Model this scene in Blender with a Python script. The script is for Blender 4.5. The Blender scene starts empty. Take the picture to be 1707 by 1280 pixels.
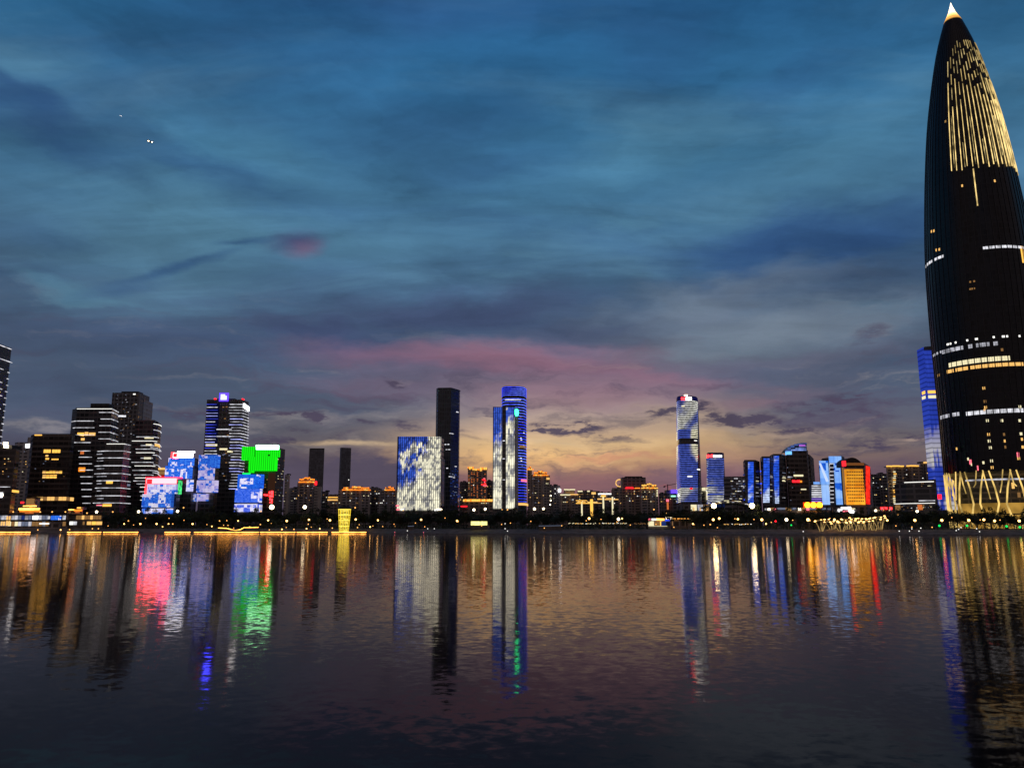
import bpy, bmesh, math, random
from mathutils import Vector, Matrix
R = math.radians
sc = bpy.context.scene
col = sc.collection

# ---------------------------------------------------------------- camera
F, PW, PH = 1332.0, 1707.0, 1280.0      # focal length and photo size in photo pixels
PITCH, HEYE = R(10.05), 4.5
CP, SP = math.cos(PITCH), math.sin(PITCH)
cam_d = bpy.data.cameras.new('camera')
cam = bpy.data.objects.new('camera', cam_d); col.objects.link(cam)
cam.location = (0, 0, HEYE); cam.rotation_euler = (R(90) + PITCH, 0, 0)
cam_d.sensor_fit = 'HORIZONTAL'; cam_d.sensor_width = 36.0; cam_d.lens = 36.0 * F / PW
cam_d.clip_start = 0.1; cam_d.clip_end = 60000
sc.camera = cam

def ray(px, py):
    dx, dy = px - PW / 2, PH / 2 - py
    return dx, F * CP - dy * SP, F * SP + dy * CP
def P(px, py, Y):
    dx, f, u = ray(px, py)
    return Vector((Y * dx / f, Y, HEYE + Y * u / f))
def ae(px, py):
    dx, f, u = ray(px, py)
    return math.atan2(dx, f), math.atan2(u, math.hypot(dx, f))
def lin(c):
    return tuple((v / 255 / 12.92) if v / 255 <= .04045 else ((v / 255 + .055) / 1.055) ** 2.4 for v in c[:3])

# ---------------------------------------------------------------- render look
sc.view_settings.view_transform = 'Standard'; sc.view_settings.look = 'None'
sc.view_settings.exposure = 0; sc.view_settings.gamma = 1
sc.cycles.max_bounces = 6; sc.cycles.diffuse_bounces = 2; sc.cycles.glossy_bounces = 3
sc.cycles.sample_clamp_indirect = 14; sc.cycles.caustics_reflective = False; sc.cycles.caustics_refractive = False

# ---------------------------------------------------------------- node helper
class G:
    def __init__(s, tree): s.t = tree; s.n = tree.nodes; s.l = tree.links
    def put(s, sock, v):
        if isinstance(v, bpy.types.NodeSocket): s.l.new(v, sock)
        elif v is not None:
            if sock.type == 'RGBA' and len(v) == 3: v = (*v, 1)
            sock.default_value = v
    def m(s, op, a, b=None, c=None, clamp=False):
        n = s.n.new('ShaderNodeMath'); n.operation = op; n.use_clamp = clamp
        for i, v in enumerate((a, b, c)): s.put(n.inputs[i], v)
        return n.outputs[0]
    def v(s, op, a, b=None, scale=None):
        n = s.n.new('ShaderNodeVectorMath'); n.operation = op
        s.put(n.inputs[0], a); s.put(n.inputs[1], b)
        if scale is not None: s.put(n.inputs['Scale'], scale)
        return n.outputs['Value' if op in ('LENGTH', 'DOT_PRODUCT') else 'Vector']
    def xyz(s, x=0., y=0., z=0.):
        n = s.n.new('ShaderNodeCombineXYZ')
        for i, v in enumerate((x, y, z)): s.put(n.inputs[i], v)
        return n.outputs[0]
    def sep(s, v):
        n = s.n.new('ShaderNodeSeparateXYZ'); s.put(n.inputs[0], v); return n.outputs
    def noise(s, vec, scale=1., detail=2., rough=.5, dist=0., col=False, dim='3D'):
        n = s.n.new('ShaderNodeTexNoise'); n.noise_dimensions = dim
        s.put(n.inputs['Vector'], vec); s.put(n.inputs['Scale'], scale); s.put(n.inputs['Detail'], detail)
        s.put(n.inputs['Roughness'], rough); s.put(n.inputs['Distortion'], dist)
        return n.outputs['Color' if col else 'Fac']
    def white(s, vec, col=False):
        n = s.n.new('ShaderNodeTexWhiteNoise'); s.put(n.inputs['Vector'], vec); return n.outputs['Color' if col else 'Value']
    def mr(s, v, a, b, c=0., d=1., mode='SMOOTHSTEP'):
        n = s.n.new('ShaderNodeMapRange'); n.interpolation_type = mode
        for i, q in enumerate((v, a, b, c, d)): s.put(n.inputs[i], q)
        return n.outputs[0]
    def ramp(s, f, stops, interp='LINEAR'):
        n = s.n.new('ShaderNodeValToRGB'); cr = n.color_ramp; cr.interpolation = interp
        while len(cr.elements) > 1: cr.elements.remove(cr.elements[-1])
        for i, (p, c) in enumerate(stops):
            e = cr.elements[0] if i == 0 else cr.elements.new(p)
            e.position = p; e.color = (*c, 1)
        s.put(n.inputs[0], f); return n.outputs[0]
    def mix(s, f, a, b, mode='MIX'):
        n = s.n.new('ShaderNodeMix'); n.data_type = 'RGBA'; n.blend_type = mode
        s.put(n.inputs[0], f); s.put(n.inputs[6], a); s.put(n.inputs[7], b)
        return n.outputs[2]
    def map(s, vec, loc=(0, 0, 0), rot=0., scale=(1, 1, 1), kind='POINT'):
        n = s.n.new('ShaderNodeMapping'); n.vector_type = kind
        s.put(n.inputs[0], vec)
        if kind in ('POINT', 'TEXTURE'): n.inputs['Location'].default_value = loc
        n.inputs['Rotation'].default_value = (0, 0, rot); n.inputs['Scale'].default_value = scale
        return n.outputs[0]

# ---------------------------------------------------------------- sky: dusk, cloud layers in azimuth / elevation
def build_sky():
    w = bpy.data.worlds.new('World'); sc.world = w; w.use_nodes = True
    g = G(w.node_tree); g.n.clear()
    out = g.n.new('ShaderNodeOutputWorld'); bg = g.n.new('ShaderNodeBackground'); g.l.new(bg.outputs[0], out.inputs[0])
    tc = g.n.new('ShaderNodeTexCoord'); d = tc.outputs['Generated']
    x, y, z0 = g.sep(d)
    z = g.m('ABSOLUTE', z0)
    az = g.m('ARCTAN2', x, y); el = g.m('ARCSINE', z)
    A = g.xyz(az, el, 0.)
    # cloud plane overhead and a streak space close to the horizon
    zz = g.m('ADD', z, .13)
    Q = g.xyz(g.m('DIVIDE', x, zz), g.m('DIVIDE', y, zz), 0.)
    wa = g.noise(g.map(A, scale=(3.2, 7, 1)), 1.6, 3, .55, col=True)
    wb = g.noise(g.map(A, scale=(2.2, 6, 1)), 9, 4, .6, col=True)
    wa, wb = g.v('ADD', wa, (0, 0, 0)), g.v('ADD', wb, (0, 0, 0))
    off = g.v('ADD', g.v('SCALE', g.v('SUBTRACT', wa, (.5, .5, .5)), scale=.10), g.v('SCALE', g.v('SUBTRACT', wb, (.5, .5, .5)), scale=.045))
    W = g.v('ADD', A, g.v('MULTIPLY', off, (1.7, .62, 0)))
    W2 = g.v('ADD', A, g.v('MULTIPLY', off, (.6, .22, 0)))
    def blob(*a): return a
    def make_blob(cx, cy, sx, sy, rot=0, core=.0, base=None):
        a0, e0 = ae(cx, cy); a1 = ae(cx + 10, cy)[0]; e1 = ae(cx, cy - 10)[1]
        k, q = (a1 - a0) / 10, (e1 - e0) / 10
        d_ = g.v('SUBTRACT', base or W, (a0, e0, 0)); sx, sy = sx * k, sy * q; t = R(rot)
        if not rot: L = g.v('LENGTH', g.v('MULTIPLY', d_, (1 / sx, 1 / sy, 0)))
        else:
            u_ = g.v('DOT_PRODUCT', d_, (math.cos(t) / sx, math.sin(t) / sx, 0)); v_ = g.v('DOT_PRODUCT', d_, (-math.sin(t) / sy, math.cos(t) / sy, 0))
            L = g.m('SQRT', g.m('MULTIPLY_ADD', u_, u_, g.m('MULTIPLY', v_, v_)))
        return g.mr(L, core, 1., 1., 0.)
    def total(bs):
        s = None
        for f, k in bs:
            s = g.m('MULTIPLY_ADD', make_blob(*f), k, 0. if s is None else s)
        return s
    E = lambda deg: R(deg) / R(90)
    ef = g.m('DIVIDE', g.sep(W2)[1], R(90))
    base = g.ramp(ef, [(E(a), lin(c)) for a, c in (
        (0, (74, 66, 84)), (3, (77, 71, 90)), (6, (80, 84, 102)), (9, (76, 88, 110)), (12, (72, 90, 116)), (16, (66, 92, 122)),
        (20, (72, 114, 146)), (25, (62, 112, 147)), (30, (47, 101, 143)), (36, (37, 91, 139)), (46, (44, 76, 116)), (60, (58, 68, 92)), (90, (58, 60, 76)))])
    glow = g.ramp(ef, [(E(a), lin(c)) for a, c in (
        (0, (100, 74, 88)), (2, (122, 88, 98)), (3.4, (150, 106, 106)), (4.5, (232, 182, 122)), (5.6, (222, 184, 134)), (6.8, (190, 162, 140)), (7.8, (170, 150, 145)), (9.6, (154, 124, 136)),
        (11.3, (148, 106, 124)), (13, (118, 96, 120)), (15, (84, 88, 116)), (18, (70, 98, 130)))])
    # the glow sits round the sunset's azimuth
    ga = total([(blob(960, 760, 400, 280, 0, .12), .9), (blob(1010, 780, 760, 170, 0, .0), .42)])
    c = g.mix(g.m('MINIMUM', ga, 1.), base, glow)
    c = g.mix(g.mr(y, -.45, .12, 1., 0.), c, lin((112, 98, 98)))      # unseen sky behind the camera, greyed and brightened to light the facades
    # thin high veils
    nv = g.noise(g.map(Q, rot=R(14), scale=(.8, 2.3, 1)), 1.25, 6, .58, .5)
    hi = g.mr(el, R(8), R(19)); lo = g.m('SUBTRACT', 1., hi)
    top = g.mr(el, R(26), R(36), 1., .45)
    veil = g.m('MULTIPLY', g.m('MULTIPLY', g.mr(nv, .50, .74), hi), top)
    c = g.mix(g.m('MULTIPLY', veil, .46), c, lin((98, 142, 168)))
    nd = g.noise(g.map(Q, loc=(3.1, 1.7, 0), rot=R(-10), scale=(.7, 1.8, 1)), 1.1, 5, .55, .4)
    dark = g.m('MULTIPLY', g.mr(nd, .50, .72), g.mr(el, R(7), R(16)))
    c = g.mix(g.m('MULTIPLY', dark, .46), c, lin((44, 74, 114)))
    # low streaks, light and dark
    S = g.map(W, rot=R(-1.5), scale=(3.4, 17, 1))
    ns = g.noise(S, 1.7, 8, .64, .15)
    band = g.m('MULTIPLY', g.mr(el, R(1.5), R(4.5)), g.mr(el, R(9), R(17), 1., 0.))
    c = g.mix(g.m('MULTIPLY', g.m('MULTIPLY', g.mr(ns, .54, .70), band), .30), c, lin((170, 160, 154)))
    c = g.mix(g.m('MULTIPLY', g.m('MULTIPLY', g.mr(ns, .50, .36), band), .62), c, lin((78, 74, 96)))
    # banks and patches of cloud, each at its own azimuth and elevation
    def paint(c, bs, k, rgb): return g.mix(g.m('MINIMUM', g.m('MULTIPLY', total(bs), k), 1.), c, lin(rgb))
    c = paint(c, [(blob(250, 420, 420, 120, 6), .9), (blob(130, 486, 150, 22, 0), .8), (blob(330, 345, 330, 90, -8), .6), (blob(1080, 250, 260, 70, 8), .6),
                  (blob(1050, 375, 90, 28), .7), (blob(620, 400, 240, 60, 0), .5), (blob(1400, 250, 330, 110, 16), .45), (blob(420, 250, 300, 80, -14), .3)], .42, (98, 148, 172))
    c = paint(c, [(blob(60, 205, 330, 62, -16, .0), .8), (blob(330, 275, 340, 46, -11, .0), .62), (blob(20, 150, 130, 40, -20), .5), (blob(720, 215, 300, 120, 14), .5),
                  (blob(820, 290, 240, 60, 10), .5), (blob(1350, 395, 350, 85, 6, .15), 1.15), (blob(1090, 110, 130, 150, 0), .35), (blob(1330, 130, 200, 60, 16), .35),
                  (blob(300, 442, 200, 13, 21, .0, W2), .85), (blob(420, 398, 90, 9, 10, .0, W2), .8), (blob(200, 480, 130, 16, 18, .0, W2), .5), (blob(60, 400, 160, 50, 0), .4), (blob(620, 0, 800, 70, 0), .45)], .72, (40, 72, 118))
    c = paint(c, [(blob(760, 520, 330, 62, 4, .15), 1.), (blob(560, 560, 230, 40, -10, .1), .9), (blob(1020, 545, 240, 36, 5), .55), (blob(250, 560, 420, 60, 0), .6),
                  (blob(180, 660, 330, 60, 0), .5), (blob(1350, 470, 300, 40, 0), .4)], .92, (62, 75, 107))
    c = paint(c, [(blob(1290, 545, 420, 75, 0), 1.), (blob(1180, 490, 300, 50, 6), .7), (blob(1150, 590, 200, 30, 0), .5)], .75, (112, 124, 137))
    c = paint(c, [(blob(1300, 600, 330, 34, 2), 1.), (blob(1380, 625, 200, 22, 0), .6)], .5, (100, 96, 114))
    c = paint(c, [(blob(1230, 790, 420, 62, 0, .2), 1.)], .6, (110, 84, 98))
    c = paint(c, [(blob(150, 640, 420, 130, 0, .2), 1.)], .6, (72, 87, 111))
    c = paint(c, [(blob(800, 598, 420, 40, -1), 1.), (blob(620, 640, 200, 40, 0), .4), (blob(1100, 628, 150, 26, -8), .6), (blob(980, 660, 260, 40, 0), .35)], .58, (156, 106, 124))
    c = paint(c, [(blob(1255, 670, 210, 22, 5), .7), (blob(1320, 640, 160, 18, -4), .4), (blob(560, 760, 30, 8), .0)], .6, (140, 104, 116))
    c = paint(c, [(blob(503, 402, 66, 32, 6, .0, W2), 1.1), ], .85, (70, 80, 118))
    c = paint(c, [(blob(516, 414, 44, 24, 14, .0, W2), 1.)], .5, (128, 98, 126))
    # gleams between the low clouds
    thin = g.mr(ns, .42, .62)
    def paintn(c, bs, k, rgb, nz): return g.mix(g.m('MINIMUM', g.m('MULTIPLY', g.m('MULTIPLY', total(bs), nz), k), 1.), c, lin(rgb))
    tx = g.m('MULTIPLY_ADD', thin, .75, .25)
    c = paintn(c, [(blob(950, 742, 230, 24, 0, .1), .8), (blob(960, 704, 270, 30, 0), .5), (blob(590, 741, 150, 7, 0, .2, W2), .9), (blob(1100, 690, 110, 26, 0), .4), (blob(1000, 772, 150, 9), .35)], .85, (206, 178, 142), tx)
    c = paintn(c, [(blob(1385, 719, 85, 9, -6, .2, W2), 1.), (blob(1430, 704, 120, 8, 10), .8), (blob(1520, 733, 60, 4, -3, .2, W2), .9), (blob(1300, 728, 90, 7, 4), .7), (blob(1455, 742, 90, 4, 2), .6)], .85, (178, 154, 142), tx)
    c = paintn(c, [(blob(560, 700, 170, 14, 6), .8), (blob(40, 712, 170, 12, 3), 1.), (blob(400, 716, 220, 14, 3), .8), (blob(300, 690, 220, 8), .5), (blob(640, 672, 120, 10, 4), .5), (blob(340, 630, 160, 6, 2), .5), (blob(190, 735, 150, 8), .6)], .75, (140, 134, 138), tx)
    # slate banks and ragged little clouds in front of the glow
    rag = g.mr(g.noise(g.map(A, rot=R(-2), scale=(5, 17, 1)), 4.6, 8, .66, .15), .45, .57)
    c = paintn(c, [(blob(470, 800, 330, 58, 0, .62), 1.3), (blob(190, 775, 330, 60, 0, .3), .7), (blob(640, 800, 260, 60, 0, .1), .4)], .9, (82, 74, 92), g.m('MULTIPLY_ADD', g.mr(ns, .35, .6), -.35, 1.))
    dk = total([(blob(1400, 668, 150, 26, 3, .2), 1.), (blob(1470, 690, 110, 22, 8, .2), .8), (blob(1240, 706, 190, 24, -4, .35), 1.15), (blob(1110, 685, 70, 16, 3, .3), 1.15),
                (blob(1440, 738, 260, 22, 0, .2), .9), (blob(950, 712, 90, 18, 0, .3), 1.2), (blob(1015, 727, 70, 12, 0, .2), 1.), (blob(890, 716, 50, 9, 0, .2), 1.),
                (blob(520, 706, 130, 13, -4, .2), 1.), (blob(660, 712, 60, 12, -10, .2), .8), (blob(655, 640, 34, 10, -24, .2, W2), 1.1), (blob(880, 754, 90, 8), .7), (blob(810, 690, 50, 5), .9),
                (blob(370, 700, 150, 16), .8), (blob(470, 735, 160, 10, 2), .9), (blob(1430, 560, 60, 14), .5), (blob(60, 745, 150, 12), .7)])
    c = g.mix(g.m('MINIMUM', g.m('MULTIPLY', dk, g.m('MULTIPLY_ADD', rag, .95, .12)), .94), c, lin((76, 68, 90)))
    c = paintn(c, [(blob(1112, 818, 60, 5, 0, .1), 1.), (blob(1095, 806, 70, 3, 0, .1), .7)], .8, (206, 84, 88), tx)
    c = paint(c, [(blob(1040, 765, 170, 8, 2), .5), (blob(1080, 748, 60, 14), .0)], .8, (190, 112, 108))
    # fibres and mottling of the whole cloud deck
    fb = g.noise(g.map(Q, rot=R(11), scale=(.8, 2.5, 1)), 2.0, 7, .60, .5)
    fc = g.noise(g.map(W, rot=R(-4), scale=(2.2, 6.5, 1)), 2.0, 7, .58, .3)
    tex = g.m('ADD', g.m('MULTIPLY', g.m('SUBTRACT', fb, .5), g.mr(el, R(8), R(20), .25, 1.)), g.m('MULTIPLY', g.m('SUBTRACT', fc, .5), 1.0))
    k = g.m('MULTIPLY', g.m('MULTIPLY_ADD', tex, 1.0, 1.), g.mr(el, R(10), R(24), 1.03, .99))
    side = g.mr(g.m('ABSOLUTE', g.m('SUBTRACT', az, R(2))), R(14), R(36), 1., .94)
    k = g.m('MULTIPLY', k, side)
    grey = g.m('MULTIPLY', g.v('DOT_PRODUCT', g.v('ADD', c, (0, 0, 0)), (.25, .6, .15)), 1.)
    c = g.mix(g.mr(el, R(12), R(22), .0, .0), c, g.xyz(grey, g.m('MULTIPLY', grey, 1.06), g.m('MULTIPLY', grey, 1.16)))
    c = g.v('SCALE', g.v('ADD', c, (0, 0, 0)), scale=k)
    # physical sky of the sun just below the horizon, added faintly under the painted weather
    sk = g.n.new('ShaderNodeTexSky'); sk.sky_type = 'NISHITA'; sk.sun_disc = False
    sk.sun_elevation = R(-1.5); sk.sun_rotation = ae(940, 876)[0]
    c = g.mix(1., c, g.v('SCALE', sk.outputs[0], scale=.004), 'ADD')
    g.l.new(c, bg.inputs[0]); bg.inputs[1].default_value = 1.0
build_sky()
sun_d = bpy.data.lights.new('sun', 'SUN'); sun = bpy.data.objects.new('sun', sun_d); col.objects.link(sun)
sun_d.energy = .02; sun_d.angle = R(100); sun_d.color = (1, .6, .45)
sun.rotation_euler = (R(88), 0, math.pi - ae(940, 876)[0])
# ---------------------------------------------------------------- materials
MATS = {}
def new_mat(name):
    m = bpy.data.materials.new(name); m.use_nodes = True
    g = G(m.node_tree); g.n.clear()
    o = g.n.new('ShaderNodeOutputMaterial')
    return m, g, o
def principled(g, o, base=None, rough=.5, metal=0., ior=1.45, spec=.5, normal=None):
    b = g.n.new('ShaderNodeBsdfPrincipled')
    g.put(b.inputs['Base Color'], base); g.put(b.inputs['Roughness'], rough); g.put(b.inputs['Metallic'], metal)
    b.inputs['IOR'].default_value = ior; b.inputs['Specular IOR Level'].default_value = spec
    if normal is not None: g.l.new(normal, b.inputs['Normal'])
    g.l.new(b.outputs[0], o.inputs[0]); return b
def pos(g): return g.n.new('ShaderNodeNewGeometry').outputs['Position']
def obc(g): return g.n.new('ShaderNodeTexCoord').outputs['Object']

def plain(name, rgb, rough=.6, metal=0., vary=.25, scale=.6):
    if name in MATS: return MATS[name]
    m, g, o = new_mat(name)
    n = g.noise(pos(g), scale, 4, .6)
    c = g.mix(g.mr(n, .3, .7), tuple(v * (1 - vary) for v in rgb), tuple(v * (1 + vary) for v in rgb))
    principled(g, o, c, rough, metal); MATS[name] = m; return m

def facade(name, glass, wall, floor=3.8, bay=3.0, sp=.34, mull=.14, rough=.22):
    """curtain wall or masonry: floors, bays and slightly different panes, from the object's own coordinates"""
    if name in MATS: return MATS[name]
    m, g, o = new_mat(name)
    x, y, z = g.sep(obc(g))
    hx = g.m('ADD', g.m('MULTIPLY', x, .83), g.m('MULTIPLY', y, .56))
    fz = g.m('FRACT', g.m('DIVIDE', z, floor)); fx = g.m('FRACT', g.m('DIVIDE', hx, bay))
    cell = g.xyz(g.m('FLOOR', g.m('DIVIDE', hx, bay)), g.m('FLOOR', g.m('DIVIDE', z, floor)), 0.)
    r = g.white(cell)
    isw = g.m('MAXIMUM', g.m('LESS_THAN', fz, sp), g.m('LESS_THAN', fx, mull))
    pane = g.mix(r, tuple(v * .6 for v in glass), tuple(v * 1.5 for v in glass))
    stain = g.noise(obc(g), .08, 4, .6)
    wl = g.mix(g.mr(stain, .3, .7), tuple(v * .75 for v in wall), tuple(v * 1.15 for v in wall))
    c = g.mix(isw, pane, wl)
    ro = g.m('ADD', g.m('MULTIPLY', isw, .35), g.m('MULTIPLY_ADD', r, .12, rough))
    principled(g, o, c, ro); MATS[name] = m; return m

def emit(g, o, c, s):
    e = g.n.new('ShaderNodeEmission'); g.put(e.inputs[0], c); g.put(e.inputs[1], s); g.l.new(e.outputs[0], o.inputs[0])
def glow(name, rgb, s=1., lamp=False, vary=.0, scale=.5):
    """a lit lamp, strip, sign or window: rgb as seen (sRGB), s = brightness"""
    if name in MATS: return MATS[name]
    m, g, o = new_mat(name)
    c = lin(rgb)
    if vary:
        n = g.noise(pos(g), scale, 2, .5)
        emit(g, o, (*c, 1), g.mr(n, .3, .7, s * (1 - vary), s * (1 + vary)))
    else: emit(g, o, (*c, 1), s)
    m.cycles.emission_sampling = 'AUTO' if lamp else 'NONE'
    MATS[name] = m; return m

def bright(name, rgb):
    """a sign far brighter than the picture can hold: linear r, g, b"""
    if name in MATS: return MATS[name]
    m, g, o = new_mat(name); emit(g, o, (*rgb, 1), 1.); m.cycles.emission_sampling = 'NONE'; MATS[name] = m; return m
def led_cloud(name, seed, scale=.035, s=1.1, fin=1.6, lo=.40, hi=.56, tilt=(.004, -.006), size=(45, 75)):
    """media facade showing clouds on blue, split by vertical fins"""
    m, g, o = new_mat(name)
    p = obc(g); x, y, z = g.sep(p)
    q = g.xyz(g.m('ADD', x, seed * 31.), 0., g.m('MULTIPLY', g.m('ADD', z, g.m('MULTIPLY', x, -.5)), 1.1))
    fx = g.m('FRACT', g.m('DIVIDE', x, fin)); ix = g.m('FLOOR', g.m('DIVIDE', x, fin))
    jag = g.m('MULTIPLY', g.m('SUBTRACT', g.white(g.xyz(ix, seed * 1., 0.)), .5), 7.)
    q2 = g.v('ADD', q, g.xyz(0., 0., jag))
    n = g.noise(q2, scale, 5, .62, .3)
    bias = g.m('ADD', g.m('MULTIPLY', g.m('SUBTRACT', x, size[0] / 2), tilt[0]), g.m('MULTIPLY', g.m('SUBTRACT', z, size[1] / 2), tilt[1]))
    f = g.mr(g.m('ADD', n, bias), lo, hi)
    n2 = g.noise(g.v('ADD', q2, (57, 0, 13)), scale * 2.6, 5, .65)
    white = g.mix(g.mr(n2, .40, .60), lin((118, 118, 122)), lin((246, 240, 210)))
    blue = g.mix(g.mr(n2, .35, .6), lin((18, 24, 70)), lin((52, 84, 190)))
    c = g.mix(f, blue, white)
    dark = g.m('LESS_THAN', fx, .34)
    fz = g.m('LESS_THAN', g.m('FRACT', g.m('DIVIDE', z, 8.2)), .07)
    k = g.m('MULTIPLY', g.m('SUBTRACT', 1., g.m('MULTIPLY', dark, .72)), g.m('SUBTRACT', 1., g.m('MULTIPLY', fz, .5)))
    emit(g, o, c, g.m('MULTIPLY', k, s)); m.cycles.emission_sampling = 'NONE'; return m

def led_blocks(name, seed, base=((28, 76, 205), (60, 132, 245)), lite=((168, 168, 244), (246, 242, 255)), p=.62, s=1.12, cell=2.3, fin=1.1, strong=.4):
    """media facade showing blocks of colour"""
    m, g, o = new_mat(name)
    x, y, z = g.sep(obc(g))
    def cells(cx, cz, k): return g.white(g.xyz(g.m('FLOOR', g.m('DIVIDE', g.m('ADD', x, k * 1.7), cx)), g.m('FLOOR', g.m('DIVIDE', g.m('ADD', z, k), cz)), seed + k))
    a, b, c3 = cells(cell, cell * .9, 1.), cells(cell * 2.3, cell * 2.1, 2.), cells(cell * .45, cell * .3, 3.)
    t = g.m('ADD', g.m('MULTIPLY', a, .40), g.m('ADD', g.m('MULTIPLY', b, .48), g.m('MULTIPLY', c3, .12)))
    f = g.m('GREATER_THAN', t, p)
    co = g.mix(f, g.mix(c3, lin(base[0]), lin(base[1])), g.mix(g.m('ADD', g.m('MULTIPLY', a, .7), g.m('MULTIPLY', c3, .3)), lin(lite[0]), lin(lite[1])))
    fx = g.m('LESS_THAN', g.m('FRACT', g.m('DIVIDE', x, fin)), .24)
    emit(g, o, co, g.m('MULTIPLY', g.m('SUBTRACT', 1., g.m('MULTIPLY', fx, strong)), s)); m.cycles.emission_sampling = 'NONE'; return m

def led_wave(name, ca, cb, seed, scale=.03, lo=.42, hi=.58, s=1.15):
    """LED strips whose colour runs over the whole tower (position in the world)"""
    if name in MATS: return MATS[name]
    m, g, o = new_mat(name)
    p = g.v('ADD', pos(g), (seed * 17., 0, seed * 5.))
    x, y, z = g.sep(p)
    n = g.noise(g.xyz(g.m('MULTIPLY_ADD', z, -.45, x), y, g.m('MULTIPLY', z, .75)), scale, 3, .55, .4)
    k = g.noise(p, .35, 2, .5)
    emit(g, o, g.mix(g.mr(n, lo, hi), lin(ca), lin(cb)), g.mr(k, .3, .7, s * .6, s * 1.25)); m.cycles.emission_sampling = 'NONE'
    MATS[name] = m; return m

# ---------------------------------------------------------------- objects
def tag(o, label=None, cat=None, group=None, kind=None):
    if label: o['label'] = label
    if cat: o['category'] = cat
    if group: o['group'] = group
    if kind: o['kind'] = kind
    return o
def empty(name, loc, label=None, cat=None, group=None):
    o = bpy.data.objects.new(name, None); col.objects.link(o); o.location = loc; o.empty_display_size = 1
    return tag(o, label, cat, group)
class MB:
    """collects vertices and faces of one mesh"""
    def __init__(s): s.v = []; s.f = []
    def add(s, vs, fs):
        k = len(s.v); s.v += [tuple(v) for v in vs]; s.f += [tuple(i + k for i in f) for f in fs]; return s
    def box(s, x0, x1, y0, y1, z0, z1):
        return s.add([(x0, y0, z0), (x1, y0, z0), (x1, y1, z0), (x0, y1, z0), (x0, y0, z1), (x1, y0, z1), (x1, y1, z1), (x0, y1, z1)],
                     [(0, 3, 2, 1), (4, 5, 6, 7), (0, 1, 5, 4), (1, 2, 6, 5), (2, 3, 7, 6), (3, 0, 4, 7)])
    def prism(s, pts, z0, z1, tops=None):
        n = len(pts); tops = tops or [z1] * n
        return s.add([(x, y, z0) for x, y in pts] + [(p[0], p[1], t) for p, t in zip(pts, tops)],
                     [tuple(range(n))[::-1], tuple(range(n, 2 * n))] + [(i, (i + 1) % n, n + (i + 1) % n, n + i) for i in range(n)])
    def tube(s, pts, rs, n=8):
        """a tube through points with a radius at each"""
        rings = []
        for i, p in enumerate(pts):
            p = Vector(p); t = Vector(pts[min(i + 1, len(pts) - 1)]) - Vector(pts[max(i - 1, 0)]); t.normalize()
            a = t.orthogonal().normalized() if abs(t.z) < .99 else Vector((1, 0, 0)); a = (a - t * a.dot(t)).normalized(); b = t.cross(a)
            r = rs[i] if isinstance(rs, (list, tuple)) else rs
            rings.append([p + (a * math.cos(2 * math.pi * k / n) + b * math.sin(2 * math.pi * k / n)) * r for k in range(n)])
        vs = [v for q in rings for v in q]; fs = []
        for i in range(len(pts) - 1):
            fs += [(i * n + k, i * n + (k + 1) % n, (i + 1) * n + (k + 1) % n, (i + 1) * n + k) for k in range(n)]
        fs += [tuple(range(n))[::-1], tuple(range((len(pts) - 1) * n, len(pts) * n))]
        return s.add(vs, fs)
    def lathe(s, prof, n=24, cap=True):
        vs = [(r * math.sin(2 * math.pi * k / n), -r * math.cos(2 * math.pi * k / n), z) for r, z in prof for k in range(n)]
        fs = [(i * n + k, i * n + (k + 1) % n, (i + 1) * n + (k + 1) % n, (i + 1) * n + k) for i in range(len(prof) - 1) for k in range(n)]
        if cap: fs += [tuple(range(n))[::-1], tuple(range((len(prof) - 1) * n, len(prof) * n))]
        return s.add(vs, fs)
    def mesh(s, name, mat, smooth=False):
        me = bpy.data.meshes.new(name); me.from_pydata(s.v, [], s.f); me.update()
        me.materials.append(mat)
        if smooth: me.polygons.foreach_set('use_smooth', [True] * len(me.polygons))
        return me
    def build(s, name, mat, parent=None, loc=(0, 0, 0), smooth=False):
        o = bpy.data.objects.new(name, s.mesh(name, mat, smooth)); col.objects.link(o); o.location = loc
        if parent: o.parent = parent
        return o
def link(name, me, parent, loc):
    o = bpy.data.objects.new(name, me); col.objects.link(o); o.parent = parent; o.location = loc; return o
def copy_tree(o, parent=None):
    c = o.copy(); col.objects.link(c)
    if parent: c.parent = parent
    for ch in o.children: copy_tree(ch, c)
    return c

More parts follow.
